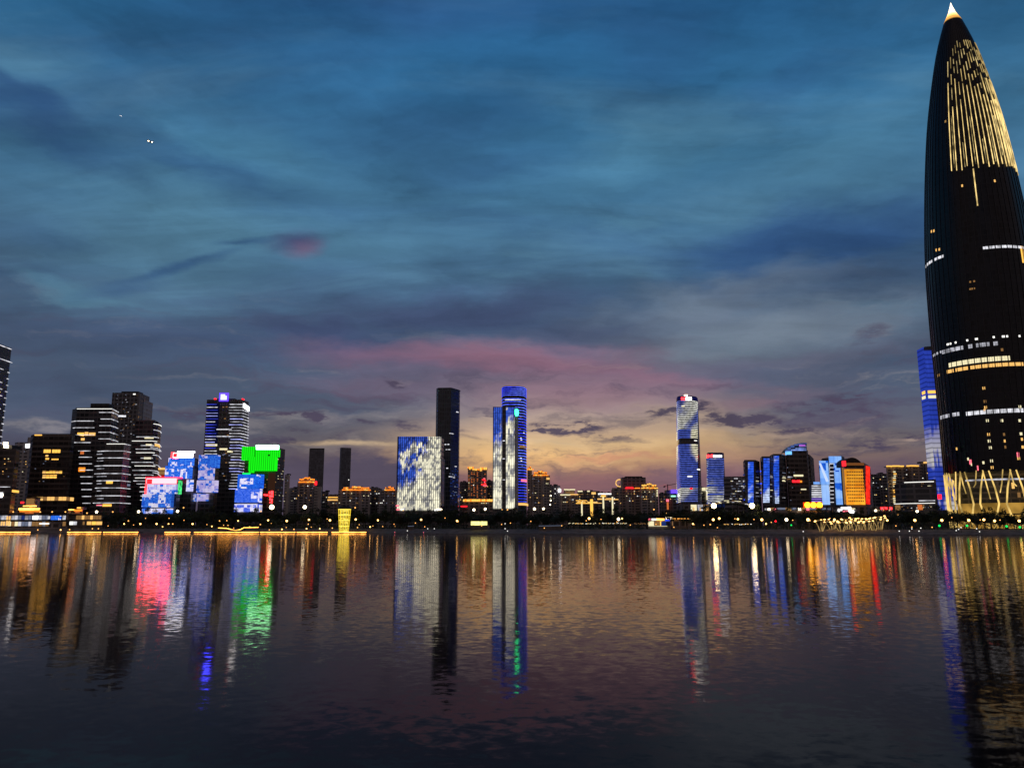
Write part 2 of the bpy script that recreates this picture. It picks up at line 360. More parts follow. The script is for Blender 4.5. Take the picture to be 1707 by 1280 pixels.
GROUND = 2.6
class B:
    """a building: footprint given as the visible corners, left to right, each (photo column at row ref, metres behind Y)"""
    def __init__(s, name, label, cat, Y, pts, top, mat, back=30, group=None, base=GROUND, ref=None, tops=None, part='body', taper=.9):
        s.Y, s.ref, s.base = Y, (top if ref is None else ref), base
        s.px = [p[0] for p in pts]
        s.xy = []
        for px, dy in pts:
            q = P(px, s.ref, Y + dy); s.xy.append(Vector((q.x, q.y)))
        s.ztop = s.z(top)
        cx = (s.xy[0] + s.xy[-1]) / 2
        yb = max(p.y for p in s.xy) + back
        k = yb / Y
        s.backs = [Vector(((cx.x + (s.xy[-1].x - cx.x) * taper) * (1 + (k - 1) * .8), yb)), Vector(((cx.x + (s.xy[0].x - cx.x) * taper) * (1 + (k - 1) * .8), yb))]
        s.o = Vector((cx.x, cx.y, base))
        s.root = empty(name, s.o, label, cat, group)
        foot = [(p.x - s.o.x, p.y - s.o.y) for p in s.xy + s.backs]
        tz = None
        if tops: tz = [s.z(t) - base for t in tops] + [s.z(tops[-1]) - base, s.z(tops[0]) - base]
        s.body = MB().prism(foot, -.3, s.ztop - base, tz).build(part, mat, s.root)
        s.cache, s.count, s.rest = {}, {}, {}
        BUILT.append(s)
    def z(s, py): return P(PW / 2, py, s.Y).z
    def c(s, px, py):
        """photo column at row py -> the same vertical line at row ref"""
        return PW / 2 + (px - PW / 2) * ray(0, s.ref)[1] / ray(0, py)[1]
    def at(s, px, near=None):
        i = 0
        while i < len(s.px) - 2 and (px if near is None else near) > s.px[i + 1]: i += 1
        t = (px - s.px[i]) / (s.px[i + 1] - s.px[i])
        return s.xy[i] + (s.xy[i + 1] - s.xy[i]) * t
    def line(s, a, b):
        return [s.at(a)] + [s.xy[i] for i in range(len(s.px)) if a + .2 < s.px[i] < b - .2] + [s.at(b)]
    def bar(s, x0, x1, y0, y1, mat, name='light_strip', out=.35, pxref=None, parent=None, hm=None):
        """a lit strip, window or panel on the facade between columns x0..x1 and rows y0..y1 of the photo"""
        r = pxref or (y0 + y1) / 2
        a, b = s.c(x0, r), s.c(x1, r)
        z1, z0 = s.z(y0), s.z(y1)
        if hm: z0 = z1 - hm
        key = (round(a, 2), round(b, 2), round(z1 - z0, 2), mat.name, name, out)
        me = s.cache.get(key)
        if me is None:
            ln = s.line(a, b); p0 = ln[0]
            nrm = []
            for i in range(len(ln)):
                d = (ln[min(i + 1, len(ln) - 1)] - ln[max(i - 1, 0)]).normalized(); nrm.append(Vector((d.y, -d.x)))
            h = z1 - z0; m = MB(); vs = []
            for q, n in zip(ln, nrm):
                i_, o_ = q - p0 - n * .1, q - p0 + n * out
                vs += [(o_.x, o_.y, 0), (o_.x, o_.y, h), (i_.x, i_.y, h), (i_.x, i_.y, 0)]
            k = len(ln); fs = [(0, 1, 2, 3), tuple(4 * (k - 1) + j for j in (3, 2, 1, 0))]
            for i in range(k - 1):
                fs += [(4 * i + j, 4 * i + 4 + j, 4 * i + 4 + (j + 1) % 4, 4 * i + (j + 1) % 4) for j in range(4)]
            m.add(vs, fs); me = (m, p0); s.cache[key] = me = [m, p0, None]
        p0 = me[1]; loc = Vector((p0.x - s.o.x, p0.y - s.o.y, z0 - s.base))
        n = s.count.get(name, 0); s.count[name] = n + 1
        if n >= 100:
            rk = (name, mat.name)
            s.rest.setdefault(rk, (MB(), mat))[0].add([(v[0] + loc.x, v[1] + loc.y, v[2] + loc.z) for v in me[0].v], me[0].f)
            return None
        if me[2] is None: me[2] = me[0].mesh(name, mat)
        o = link(name, me[2], parent or s.root, loc)
        return o
    def led(s, x0, x1, y0, y1, mat, name='led_screen', out=1.2, tilt=None):
        """a screen whose own axes run along it: x from its left edge, z up, in metres"""
        r = (y0 + y1) / 2
        mid = s.c((x0 + x1) / 2, r); a, b = s.at(s.c(x0, r), mid), s.at(s.c(x1, r), mid); d = b - a; L = d.length; h = s.z(y0) - s.z(y1)
        m = MB().box(0, L, -out, .1, 0, h)
        o = m.build(name, mat, s.root, (a.x - s.o.x, a.y - s.o.y, s.z(y1) - s.base)); o.rotation_euler.z = math.atan2(d.y, d.x); return o
    def roof(s, x0, x1, ytop, mat, name='roof_box', d0=3, d1=14, ybot=None):
        a, b = s.at(s.c(x0, ytop)), s.at(s.c(x1, ytop)); z0 = s.z(ybot) if ybot else s.ztop
        return MB().prism([(a.x - s.o.x, a.y - s.o.y + d0), (b.x - s.o.x, b.y - s.o.y + d0), (b.x - s.o.x, b.y - s.o.y + d1), (a.x - s.o.x, a.y - s.o.y + d1)], z0 - s.base, s.z(ytop) - s.base).build(name, mat, s.root)
    def windows(s, x0, x1, y0, y1, n, mats, rnd, w=1.6, h=1.1, floor=4.2, name='window', run=1):
        """n lit windows at random on a grid of floors and bays"""
        seen = set()
        for _ in range(n):
            py = y0 + floor * rnd.randrange(max(1, int((y1 - y0) / floor))); px = x0 + w * 1.7 * rnd.randrange(max(1, int((x1 - x0 - w) / (w * 1.7)) + 1))
            k = rnd.randint(1, run)
            if (py, px) in seen: continue
            seen.add((py, px))
            s.bar(px, min(px + w * k, x1), py, py + h, rnd.choice(mats), name, .12)
BUILT = []
def finish_buildings():
    for s in BUILT:
        for (name, _), (m, mat) in s.rest.items():
            o = m.build(name, mat, s.root); o['kind'] = 'stuff'

M = {}
def make_materials():
    M['glass'] = facade('dark_curtain_wall', (.045, .046, .052), (.15, .135, .138))
    M['glass_blue'] = facade('blue_black_curtain_wall', (.034, .045, .06), (.085, .095, .115), 4.2, 1.8, .18, .2, .12)
    M['glass_brown'] = facade('brown_dark_curtain_wall', (.05, .042, .04), (.17, .14, .128), 4.0, 3.2, .4, .1)
    M['speckle'] = facade('patterned_grey_facade', (.03, .03, .036), (.20, .195, .205), 4.0, 3.2, .25, .3)
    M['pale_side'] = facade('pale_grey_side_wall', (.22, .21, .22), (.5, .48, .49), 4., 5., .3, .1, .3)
    M['silhouette'] = facade('far_dark_tower_wall', (.11, .112, .13), (.15, .15, .175), 4.2, 3., .2, .1, .3)
    M['res_a'] = facade('beige_apartment_wall', (.09, .085, .085), (.56, .485, .45), 3.1, 4.4, .45, .42, .3)
    M['res_b'] = facade('grey_apartment_wall', (.08, .08, .088), (.46, .43, .43), 3.1, 3.8, .5, .38, .3)
    M['res_c'] = facade('brown_apartment_wall', (.08, .072, .07), (.48, .38, .33), 3.1, 4.0, .45, .4, .3)
    M['res_d'] = facade('dark_block_wall', (.06, .056, .06), (.28, .25, .25), 3.6, 4.0, .4, .3, .3)
    M['pale_wall'] = facade('pale_tower_wall', (.16, .15, .14), (.62, .54, .48), 3.1, 6.5, .6, .5, .4)
    M['roofdark'] = plain('dark_roof', (.035, .034, .036), .8)
    M['steel'] = plain('dark_steel', (.05, .05, .055), .45, .6)
    M['paint'] = plain('pale_painted_steel', (.5, .48, .45), .45)
    M['concrete'] = plain('concrete', (.15, .13, .115), .85, vary=.35, scale=.35)
    M['wood'] = plain('dark_deck_boards', (.07, .05, .04), .7)
    M['bark'] = plain('bark', (.06, .045, .035), .9)
    for k, (c, s) in {'white': ((250, 248, 240), 1.5), 'cool': ((225, 232, 255), 1.25), 'warm': ((255, 196, 110), 1.1), 'gold': ((255, 190, 84), 1.4), 'cream': ((244, 232, 186), 1.1),
                      'orange': ((255, 138, 40), 1.5), 'red': ((255, 30, 40), 2.6), 'blue': ((52, 84, 250), 1.6), 'dimwarm': ((190, 140, 84), .5), 'dimcool': ((150, 160, 190), .45),
                      'brick_light': ((226, 120, 60), .8), 'green': ((20, 220, 90), 1.8), 'dimblue': ((40, 66, 150), .5), 'violet': ((92, 60, 250), 2.), 'pink': ((255, 110, 130), 1.5)}.items():
        M[k] = glow('light_' + k, c, s)
    M['strip'] = glow('strip_white', (236, 236, 244), .88, vary=.5, scale=.25)
    M['strip_dim'] = glow('strip_dim_white', (220, 220, 232), .6, vary=.6, scale=.2)
    M['sign_white'] = glow('sign_white', (252, 252, 255), 4.)
    M['sign_red'] = glow('sign_red', (255, 40, 44), 7.)
    M['lamp'] = glow('lamp_warm', (255, 190, 104), 7., True)
    M['lamp_white'] = glow('lamp_white', (255, 232, 190), 7., True)
    M['lamp_dim'] = glow('lamp_dim_warm', (255, 178, 92), 2.2, True)
    M['flood'] = glow('lamp_flood', (255, 226, 160), 22., True)
    M['goldstrip'] = glow('strip_gold', (255, 172, 74), 5., vary=.35, scale=.3)
    tg, g, o = new_mat('strip_tower_gold'); z = g.sep(pos(g))[2]      # the strips are driven weaker towards the tip
    emit(g, o, (*lin((248, 214, 138)), 1), g.m('MULTIPLY', g.mr(z, 285., 352., 1.15, .38), g.mr(g.noise(pos(g), .14, 2, .5), .3, .7, .5, 1.4)))
    tg.cycles.emission_sampling = 'NONE'; M['towergold'] = tg
    M['towerdim'] = glow('strip_tower_dim', (214, 190, 130), .6, vary=.8, scale=.16)
    M['lobby'] = glow('lobby_light', (214, 164, 74), .5, vary=.5, scale=.08)
    M['column'] = glow('column_light', (244, 204, 116), .85, vary=.6, scale=.1)
make_materials()
# ---------------------------------------------------------------- water, land, shore
SHORE = [(-900, 500), (-300, 498), (615, 492), (660, 462), (760, 436), (900, 424), (1100, 410), (1300, 398), (1707, 384), (2600, 376)]
def shore_y(px):
    for (a, ya), (b, yb) in zip(SHORE, SHORE[1:]):
        if px <= b: return ya + (yb - ya) * (px - a) / (b - a)
    return SHORE[-1][1]
def land(px, d=0.): 
    Y = shore_y(px) + d; return Vector((P(px, 876, Y).x, Y))
def build_water():
    m, g, o = new_mat('lake_water')
    p = pos(g); x, y, z = g.sep(p)
    # slope field given straight as a normal: ripples, wavelets, slow swell; calm and ruffled patches
    fine = g.noise(g.map(p, scale=(1., 1.15, 1)), 2.2, 3, .6, .3, col=True)
    mid = g.noise(g.map(p, scale=(.5, .9, 1), rot=R(4)), .8, 3, .55, .4, col=True)
    big = g.noise(g.map(p, scale=(.03, .10, 1), rot=R(-6)), 1., 3, .5, .5, col=True)
    patch = g.mr(g.noise(g.map(p, scale=(.006, .02, 1)), 1., 3, .5), .35, .65, .6, 1.2)
    sl = g.v('ADD', g.v('SCALE', g.v('SUBTRACT', fine, (.5, .5, .5)), scale=.11), g.v('SCALE', g.v('SUBTRACT', mid, (.5, .5, .5)), scale=.015))
    sl = g.v('ADD', sl, g.v('SCALE', g.v('SUBTRACT', big, (.5, .5, .5)), scale=.005))
    sl = g.v('SCALE', sl, scale=patch)
    nrm = g.v('NORMALIZE', g.v('ADD', g.v('MULTIPLY', sl, (.26, 1., 0)), (0, 0, 1)))
    fr = g.n.new('ShaderNodeFresnel'); fr.inputs['IOR'].default_value = 1.092; g.l.new(nrm, fr.inputs['Normal'])
    gl = g.n.new('ShaderNodeBsdfGlossy'); gl.inputs['Color'].default_value = (1, .92, .88, 1); gl.inputs['Roughness'].default_value = .065; g.l.new(nrm, gl.inputs['Normal'])
    df = g.n.new('ShaderNodeBsdfDiffuse'); df.inputs['Color'].default_value = (.010, .007, .007, 1)      # silty lake water
    mx = g.n.new('ShaderNodeMixShader'); g.l.new(fr.outputs[0], mx.inputs[0]); g.l.new(df.outputs[0], mx.inputs[1]); g.l.new(gl.outputs[0], mx.inputs[2]); g.l.new(mx.outputs[0], o.inputs[0])
    w = MB().add([(-1900, -90, 0), (1900, -90, 0), (1900, 520, 0), (-1900, 520, 0)], [(0, 1, 2, 3)]).build('water', m); w['kind'] = 'structure'
def build_land():
    px = [-900, -600, -300, 0, 200, 400, 614, 660, 760, 900, 1000, 1100, 1200, 1300, 1450, 1600, 1707, 2000, 2600]
    def sheet(name, d0, z0, d1, z1, mat):
        vs = []
        for q in px:
            a, b = land(q, d0), land(q, d1)
            vs += [(a.x, a.y, z0(q)), (b.x, b.y, z1(q))]
        fs = [(2 * i, 2 * i + 2, 2 * i + 3, 2 * i + 1) for i in range(len(px) - 1)]
        o = MB().add(vs, fs).build(name, mat); o['kind'] = 'structure'; return o
    m, g, o = new_mat('bank_stone')
    p = pos(g)
    c = g.mix(g.mr(g.noise(p, .25, 5, .65), .35, .65), (.10, .078, .066), (.21, .165, .14)); principled(g, o, c, .9)
    k = lambda q: .4 if q < 640 else 1.
    sheet('bank', 0, lambda q: -.6, 1.2, lambda q: .5 * k(q), M['concrete'])
    sheet('slope', 1.2, lambda q: .5 * k(q), 15, lambda q: 2.6, m)
    path = plain('path_paving', (.17, .155, .145), .8, vary=.3)
    sheet('path', 15, lambda q: 2.6, 20, lambda q: 2.61, path)
    m2, g, o = new_mat('dark_lawn')
    c = g.mix(g.mr(g.noise(pos(g), .12, 5, .65), .35, .65), (.02, .03, .014), (.05, .055, .03)); principled(g, o, c, .95)
    vs = [(*land(q, 20), 2.61) for q in px]; n = len(px)
    far = [(land(px[0]).x * 60, 40000, 2.61), (land(px[-1]).x * 60, 40000, 2.61)]
    o = MB().add(vs + [(-30000, 520, 2.61), (30000, 400, 2.61)] + far, [tuple(range(n)) + (n + 1, n + 3, n + 2, n)]).build('ground', m2); o['kind'] = 'structure'
build_water(); build_land()

# ---------------------------------------------------------------- the bullet-shaped tower
def build_bullet():
    AX = .609; Y0 = 552.; X0 = AX * Y0
    prof = [(33.0, 0), (34.0, 12), (34.4, 30), (34.6, 45), (34.4, 75), (34.6, 105), (34.9, 137), (34.6, 170), (33.6, 199), (31.2, 231), (28.7, 258), (24.9, 292), (21.4, 314), (17.4, 335.5), (13.0, 357), (9.2, 370), (5.9, 380), (3.2, 387), (.25, 396)]
    z0 = 2.6
    root = empty('bullet_tower', (X0, Y0, z0), 'tall black bullet shaped tower with gold ribs and a glowing tip', 'tower')
    def rad(z):
        for (a, za), (b, zb) in zip(prof, prof[1:]):
            if z <= zb: return a + (b - a) * max(0, (z - za)) / (zb - za)
        return .25
    # smooth profile
    zs = [37 + (380 - 37) * i / 84 for i in range(85)]
    sm = [(sum(rad(z + d) for d in (-12, -6, 0, 6, 12)) / 5, z) for z in zs]; sm[-1] = (rad(380), 380)
    def srad(z):
        if z < 37: return rad(z)
        q = (z - 37) * 84 / 343; i = min(int(q), 83); t = q - i
        return sm[i][0] * (1 - t) + sm[i + 1][0] * t
    m, g, o = new_mat('black_ribbed_glass')
    q = obc(g); x, y, z = g.sep(q)
    an = g.m('ARCTAN2', x, g.m('MULTIPLY', y, -1.))
    ia = g.m('FLOOR', g.m('MULTIPLY', an, 112 / (2 * math.pi))); iz = g.m('FLOOR', g.m('DIVIDE', z, 4.2))
    r = g.white(g.xyz(ia, iz, 0.))
    c = g.mix(r, (.005, .006, .008), (.016, .018, .024))
    sp = g.m('LESS_THAN', g.m('FRACT', g.m('DIVIDE', z, 4.2)), .2)
    c = g.mix(g.m('MULTIPLY', sp, .7), c, (.02, .021, .024))
    principled(g, o, c, g.m('MULTIPLY_ADD', r, .15, .14), 0, 1.45, .35)
    MB().lathe(sm, 112).build('glass_body', m, root)
    # slender ribs on the skin (56, each a part of its own)
    rm = plain('rib_steel', (.03, .03, .033), .4, .5)
    rb = MB(); vs = []; K = 40
    for i in range(K + 1):
        zz = 37 + (379 - 37) * i / K; rr = srad(zz)
        vs += [(-.28, -rr - .3, zz), (.28, -rr - .3, zz), (.28, -rr + .3, zz), (-.28, -rr + .3, zz)]
    fs = [(4 * i + a, 4 * i + (a + 1) % 4, 4 * i + 4 + (a + 1) % 4, 4 * i + 4 + a) for i in range(K) for a in range(4)]
    rme = rb.add(vs, fs).mesh('rib', rm)
    for k in range(56):
        e = link('rib', rme, root, (0, 0, 0)); e.rotation_euler.z = R(k * 360 / 56)
    def hit(px, py):
        """tower angle (0 = facing the camera's Y axis) and height under a photo pixel"""
        dx, f, u = ray(px, py); d = Vector((dx / f, 1, u / f)); best = None
        for i in range(2400):
            t = 440 + i * .1; p = Vector((d.x * t, t, HEYE + d.z * t)); rx, ry = p.x - X0, p.y - Y0
            rr = math.hypot(rx, ry) - srad(p.z - z0)
            if rr <= 0: return math.atan2(rx, -ry), p.z - z0
            if best is None or rr < best[0]: best = (rr, math.atan2(rx, -ry), p.z - z0)
        return best[1], best[2]
    def panel(a0, a1, za, zb, mat, name='window', out=.25, n=None, parent=root):
        n = n or max(1, int(abs(a1 - a0) / .08)); vs = []
        for i in range(n + 1):
            a = a0 + (a1 - a0) * i / n
            for zz, e in ((za, out), (zb, out), (zb, -.2), (za, -.2)):
                rr = srad(zz) + e; vs.append((rr * math.sin(a), -rr * math.cos(a), zz))
        fs = [(4 * i + k, 4 * i + 4 + k, 4 * i + 4 + (k + 1) % 4, 4 * i + (k + 1) % 4) for i in range(n) for k in range(4)]
        fs += [(0, 1, 2, 3), tuple(4 * n + k for k in (3, 2, 1, 0))]
        return MB().add(vs, fs).build(name, mat, parent)
    def meridian(a, za, zb, mat, w=.5, name='gold_rib', out=.75, step=6.):
        n = max(1, int((zb - za) / step)); vs = []
        for i in range(n + 1):
            zz = za + (zb - za) * i / n; rr = srad(zz)
            for dx, e in ((-w, out), (w, out), (w, .1), (-w, .1)):
                vs.append((dx, -rr - e, zz))
        fs = [(4 * i + k, 4 * i + (k + 1) % 4, 4 * i + 4 + (k + 1) % 4, 4 * i + 4 + k) for i in range(n) for k in range(4)]
        fs += [(3, 2, 1, 0), tuple(4 * n + k for k in (0, 1, 2, 3))]
        e = MB().add(vs, fs).build(name, mat, root); e.rotation_euler.z = a; return e
    rnd = random.Random(5)
    a_left, zlow = hit(1588, 290)
    step = 2 * math.pi / 56
    k0 = round(a_left / step)
    for j in range(21):
        a = (k0 + j) * step
        side = j >= 12
        zt = rnd.uniform(300, 316) if j % 2 else rnd.uniform(314, 326)
        meridian(a, zlow + rnd.uniform(0, 3), zt, M['towergold'], .21 + (.14 if side else 0))
        # broken upper lengths
        zz = zt + rnd.uniform(2, 6)
        while zz < 352 - (6 if j < 3 else 0):
            L = rnd.uniform(4, 14); meridian(a, zz, min(zz + L, 356), M['towergold' if rnd.random() < .45 or side else 'towerdim'], .17); zz += L + rnd.uniform(2, 8)
        if j > 0 and j % 2: meridian(a - step * .42, zlow + rnd.uniform(1, 12), zlow + rnd.uniform(20, 48), M['towerdim'], .13)
    am, zm = hit(1632, 343); meridian(round(am / step) * step, zm, zlow, M['towergold'], .35)
    # lit floors
    def floor_band(x0, y0, x1, y1, dz, mat, cells=1, fill=1., name='lit_floor'):
        a0, z_a = hit(x0, y0); a1, z_b = hit(x1, y1); zz = (z_a + z_b) / 2
        for i in range(cells):
            if rnd.random() > fill: continue
            u0 = a0 + (a1 - a0) * i / cells; u1 = a0 + (a1 - a0) * (i + .86) / cells
            panel(u0, u1, zz - dz / 2, zz + dz / 2, mat, name)
    floor_band(1543, 442, 1574, 430, 1.9, M['strip'], 9, .95)
    floor_band(1632, 416, 1706, 412, 1.8, M['strip'], 16, .95)
    floor_band(1556, 592, 1600, 580, 1.6, M['strip_dim'], 12, .6)
    floor_band(1570, 586, 1664, 574, 2.6, M['strip_dim'], 24, .75)
    floor_band(1575, 574, 1706, 562, 1.3, M['white'], 26, .32)
    floor_band(1582, 608, 1684, 598, 3.0, M['cream'], 26, 1.)
    floor_band(1579, 619, 1706, 608, 2.3, M['warm'], 34, .9)
    floor_band(1568, 695, 1600, 691, 2.4, M['strip_dim'], 10, .85)
    floor_band(1608, 690, 1706, 684, 2.6, M['strip'], 30, .96)
    floor_band(1616, 470, 1626, 469, 1.2, M['dimwarm'], 3, .7); floor_band(1616, 482, 1626, 481, 1.2, M['dimwarm'], 3, .7)
    for x, y in ((1553, 386), (1557, 385), (1561, 417), (1566, 416), (1604, 310), (1658, 302), (1576, 203)):
        a, zz = hit(x, y); panel(a - .016, a + .016, zz - .9, zz + .9, M['warm'], 'window')
    a, zz = hit(1704, 422); panel(a - .03, a + .03, zz - 7, zz + 5, M['gold'], 'window')
    for x, y in ((1640, 647), (1642, 669), (1643, 679), (1642, 684), (1646, 701), (1670, 701), (1700, 701), (1648, 724), (1673, 724), (1702, 723), (1704, 732), (1649, 735), (1674, 735), (1651, 746), (1675, 745), (1705, 745),
                 (1595, 748), (1653, 768), (1654, 779), (1640, 771), (1614, 765), (1620, 774), (1698, 764), (1670, 583), (1564, 626), (1566, 625), (1700, 678)):
        a, zz = hit(x, y); w = .022 if x > 1630 else .014
        panel(a - w, a + w, zz - .9, zz + .9, M[rnd.choice(['warm', 'cream', 'dimwarm'])], 'window')
    for x, y in ((1631, 780), (1618, 770), (1697, 758)):
        a, zz = hit(x, y); panel(a - .02, a + .02, zz - 1.6, zz + 1.6, M['pink'], 'window')
    # glowing tip
    tm, g, o = new_mat('tip_light'); x, y, z = g.sep(obc(g))
    ring = g.m('LESS_THAN', g.m('FRACT', g.m('DIVIDE', z, 2.1)), .3)
    emit(g, o, g.mix(g.mr(z, 2., 12.), lin((255, 186, 92)), lin((255, 240, 206))), g.m('SUBTRACT', g.mr(z, 0., 9., .9, 3.2), g.m('MULTIPLY', ring, .5)))
    MB().lathe([(rad(380) + .5, 0), (rad(384), 4), (2.5, 8), (.8, 13.5), (.1, 16.5)], 16).build('lit_tip', tm, root, (0, 0, 379.6))
    # foot: recessed dark core, lit lobby, leaning columns
    MB().lathe([(28.5, 16.7), (28.5, 33), (33.8, 37.2)], 56).build('recessed_core', M['glass'], root)
    MB().lathe([(28.0, 0), (28.0, 16.6)], 56).build('lobby_glass', M['lobby'], root)
    MB().lathe([(29.2, 9.0), (29.2, 9.8), (28, 9.8)], 56).build('lobby_ledge', M['steel'], root)
    for k in range(28):
        a = 2 * math.pi * k / 28; s = .055 if k % 2 else -.055
        pts = [(rad(zz) * math.sin(a + q) * 1.0, -rad(zz) * math.cos(a + q), zz) for zz, q in ((-.2, -s * 1.1), (7, -s * .35), (16, s * .9), (26, s * .2), (37.5, -s * 1.2))]
        MB().tube(pts, [.66, .62, .6, .52, .42], 6).build('column', M['column'], root)
        b = a + math.pi / 28
        pts = [(rad(zz) * math.sin(b + q), -rad(zz) * math.cos(b + q), zz) for zz, q in ((19 + 4 * (k % 3), -s * .5), (29, s * .3), (38, s))]
        MB().tube(pts, [.32, .4, .36], 6).build('upper_column', M['column'], root)
    for i in range(26):
        a = math.atan(-.5) + i * .085 + .1; zz = rnd.uniform(18, 34)
        panel(a - .02, a + .02, zz, zz + rnd.uniform(1.5, 4), M['dimwarm' if i % 3 else 'warm'], 'window', out=-1.5)
    a0, zz = hit(1610, 801); a1, _ = hit(1706, 799); panel(a0, a1, zz - .5, zz + .5, M['strip_dim'], 'light_strip', .3)
build_bullet()
# ---------------------------------------------------------------- the city, left to right
rnd = random.Random(11)
WARM = [M['warm'], M['gold'], M['cream'], M['dimwarm']]
MIXED = [M['warm'], M['cream'], M['dimwarm'], M['dimcool'], M['white'], M['dimwarm']]
def city_left():
    # far left tower, cut by the frame
    b = B('office_tower', 'dark office tower cut by the left edge with short white light lines on its corner', 'tower', 560, [(-70, -46), (20, 13)], 574, M['glass'], ref=574)
    b.bar(-60, 20, 575.5, 577, M['strip'], hm=.42); b.bar(-60, 21, 597, 598, M['strip'], hm=.42)
    for i in range(13):
        y = 613 + i * 10.9; x1 = 20 - (y - 575) * .115
        b.bar(x1 - rnd.uniform(2, 4), x1 + .6, y + 2, y + 3, M['strip'], hm=.42)
        if i % 2 == 0 or rnd.random() < .4: b.bar(-14, x1 - rnd.uniform(8, 13), y, y + 1, M['strip'], hm=.42)
        if rnd.random() < .5: b.bar(-12, x1 - rnd.uniform(10, 14), y + 5, y + 7, M['warm'], 'window')
    b = B('low_office', 'dark low block at the left edge under two white rooftop floodlights', 'building', 545, [(-60, 0), (27, 0), (34, 8)], 748, M['glass_brown'])
    b.roof(-20, 16, 741, M['roofdark'])
    for x, y in ((8, 739), (9, 744)): o = b.roof(x - 2.6, x + 2.6, y - 2.4, M['lamp_white'], 'rooftop_floodlight', 0, 2, y + 2)
    b.bar(-10, 17, 811, 812, M['strip'], hm=.36)
    b.windows(4, 26, 764, 806, 9, MIXED, rnd, 1.8, 1.3)
    b.bar(20, 31, 816, 820, M['gold'], 'lit_sign'); b.bar(-6, 4.5, 821, 829, M['sign_white'], 'lit_sign')
    b = B('apartment_slab', 'pale grey apartment slab with a small white rooftop sign near the left edge', 'building', 700, [(25, 4), (29, 0), (52, 0)], 737, M['res_b'])
    b.roof(43, 52, 728, M['res_b']); b.bar(43, 49.5, 740, 746, M['sign_white'], 'lit_sign'); b.windows(26, 50, 752, 820, 7, MIXED, rnd)
    # brown block with amber windows
    b = B('office_block', 'wide dark brown office block with rows of amber windows and a gold lit base', 'building', 600, [(52, 6), (56, 0), (120, 0), (125, 6)], 724, M['glass_brown'])
    b.roof(62, 112, 721.5, M['roofdark'], d0=6, d1=22); b.bar(58, 70, 724.2, 726, M['gold'], 'cornice_light')
    for x0, x1, y0, y1, n in ((73, 85, 749, 755, 3), (87, 101, 749, 755, 3), (76, 81, 758, 761, 1), (76, 82, 763, 766, 2), (86, 98, 764, 766.5, 3), (71, 104, 784.5, 789, 6), (71, 95, 791, 797, 4)):
        w = (x1 - x0) / n
        for k in range(n): b.bar(x0 + k * w, x0 + (k + .9) * w, y0 + rnd.uniform(0, .6), y1, rnd.choice([M['gold'], M['warm'], M['gold']]), 'window', .12)
    for k in range(11): b.bar(44 + k * 6.4 + 9, 44 + k * 6.4 + 14.8, 828, 834, M['warm' if k % 3 else 'dimwarm'], 'podium_window', .2)
    b.windows(58, 118, 768, 822, 6, [M['dimwarm'], M['dimcool']], rnd, 2, 1)
    for i in range(13): b.bar(54, 123, 732 + i * 7.6, 732.8 + i * 7.6, M['roofdark'], 'floor_ledge', .5)
    # stepped tower with white floor lines
    b = B('terraced_tower', 'dark tower with white floor lines, a lit roof edge and a black roof box', 'tower', 640, [(121, 5), (128.5, 0), (187, 0), (198, 20)], 681, M['glass'])
    b.roof(148, 178, 671.5, M['roofdark'], d1=12); b.roof(126, 186, 679, M['roofdark'], 'parapet', .3, 1.2)
    b.bar(128.5, 187, 681, 682.2, M['white'], 'roof_edge_light', hm=.42); b.bar(187, 198, 681, 682, M['strip'], 'roof_edge_light', hm=.42)
    for i, y in enumerate((701.8, 713, 725, 737.7, 751.7, 762, 773, 783.5, 794.7, 805.7, 816, 827.4, 838.7)):
        a = 120 + i * .9; b.bar(a + (7 if i > 3 else rnd.uniform(-1, 2)), a + (38 if i < 3 else 29) - rnd.uniform(0, 3), y - .6, y + .4, M['strip'], hm=.42)
        if i < 5:
            for q in (0,): b.bar(166 + rnd.uniform(-2, 2), 190, 687 + i * 11 + q, 688 + i * 11 + q, M['strip'], hm=.36) if (q == 0 or i % 2) else b.bar(190, 197, 687 + i * 11 + q, 688 + i * 11 + q, M['strip_dim'], hm=.36)
            b.bar(188.5, 197, 686 + i * 11, 687 + i * 11, M['strip_dim'], hm=.42)
    for x0, x1, y0, y1, mt in ((129, 140, 721, 727, 'gold'), (141, 147, 720, 726, 'warm'), (148, 159, 721, 726, 'warm'), (135, 141, 730, 734, 'warm'), (131, 142, 779, 786, 'orange'), (134, 140, 752, 757, 'brick_light'), (162, 175, 757, 761, 'dimwarm'), (161, 174, 768, 772, 'dimwarm')):
        b.bar(x0, x1, y0, y1, M[mt], 'window', .12)
    b = B('office_tower', 'lower dark tower with bent white floor lines in front of the terraced tower', 'tower', 598, [(160, 5), (178, 0), (207, 0), (218, 11)], 739, M['glass'], back=20)
    b.bar(178, 208, 739.4, 740.4, M['white'], hm=.36); b.bar(208, 218, 739.4, 740.4, M['strip'], hm=.36)
    for i, y in enumerate((751.5, 763, 776, 789, 801, 813, 826, 838)):
        b.bar(160 + rnd.uniform(-1, 4) - i * .5, 217.5, y - .4, y + .5, M['strip'], hm=.42)
        b.bar(162, 175 + rnd.uniform(-6, 4), y + 4.4, y + 5.2, M['strip_dim'], hm=.36)
    for x0, x1, y0, y1, mt in ((177, 188, 801.5, 806, 'gold'), (171, 186, 840, 844, 'gold'), (148 + 13, 170, 841, 843, 'pink'), (212, 217, 805, 809, 'dimcool')): b.bar(x0, x1, y0, y1, M[mt], 'window', .12)
    b = B('office_tower', 'tall grey speckled tower with a paler right side behind the terraced tower', 'tower', 770, [(187.5, 0), (233, 0), (250, 26)], 654.5, M['speckle'])
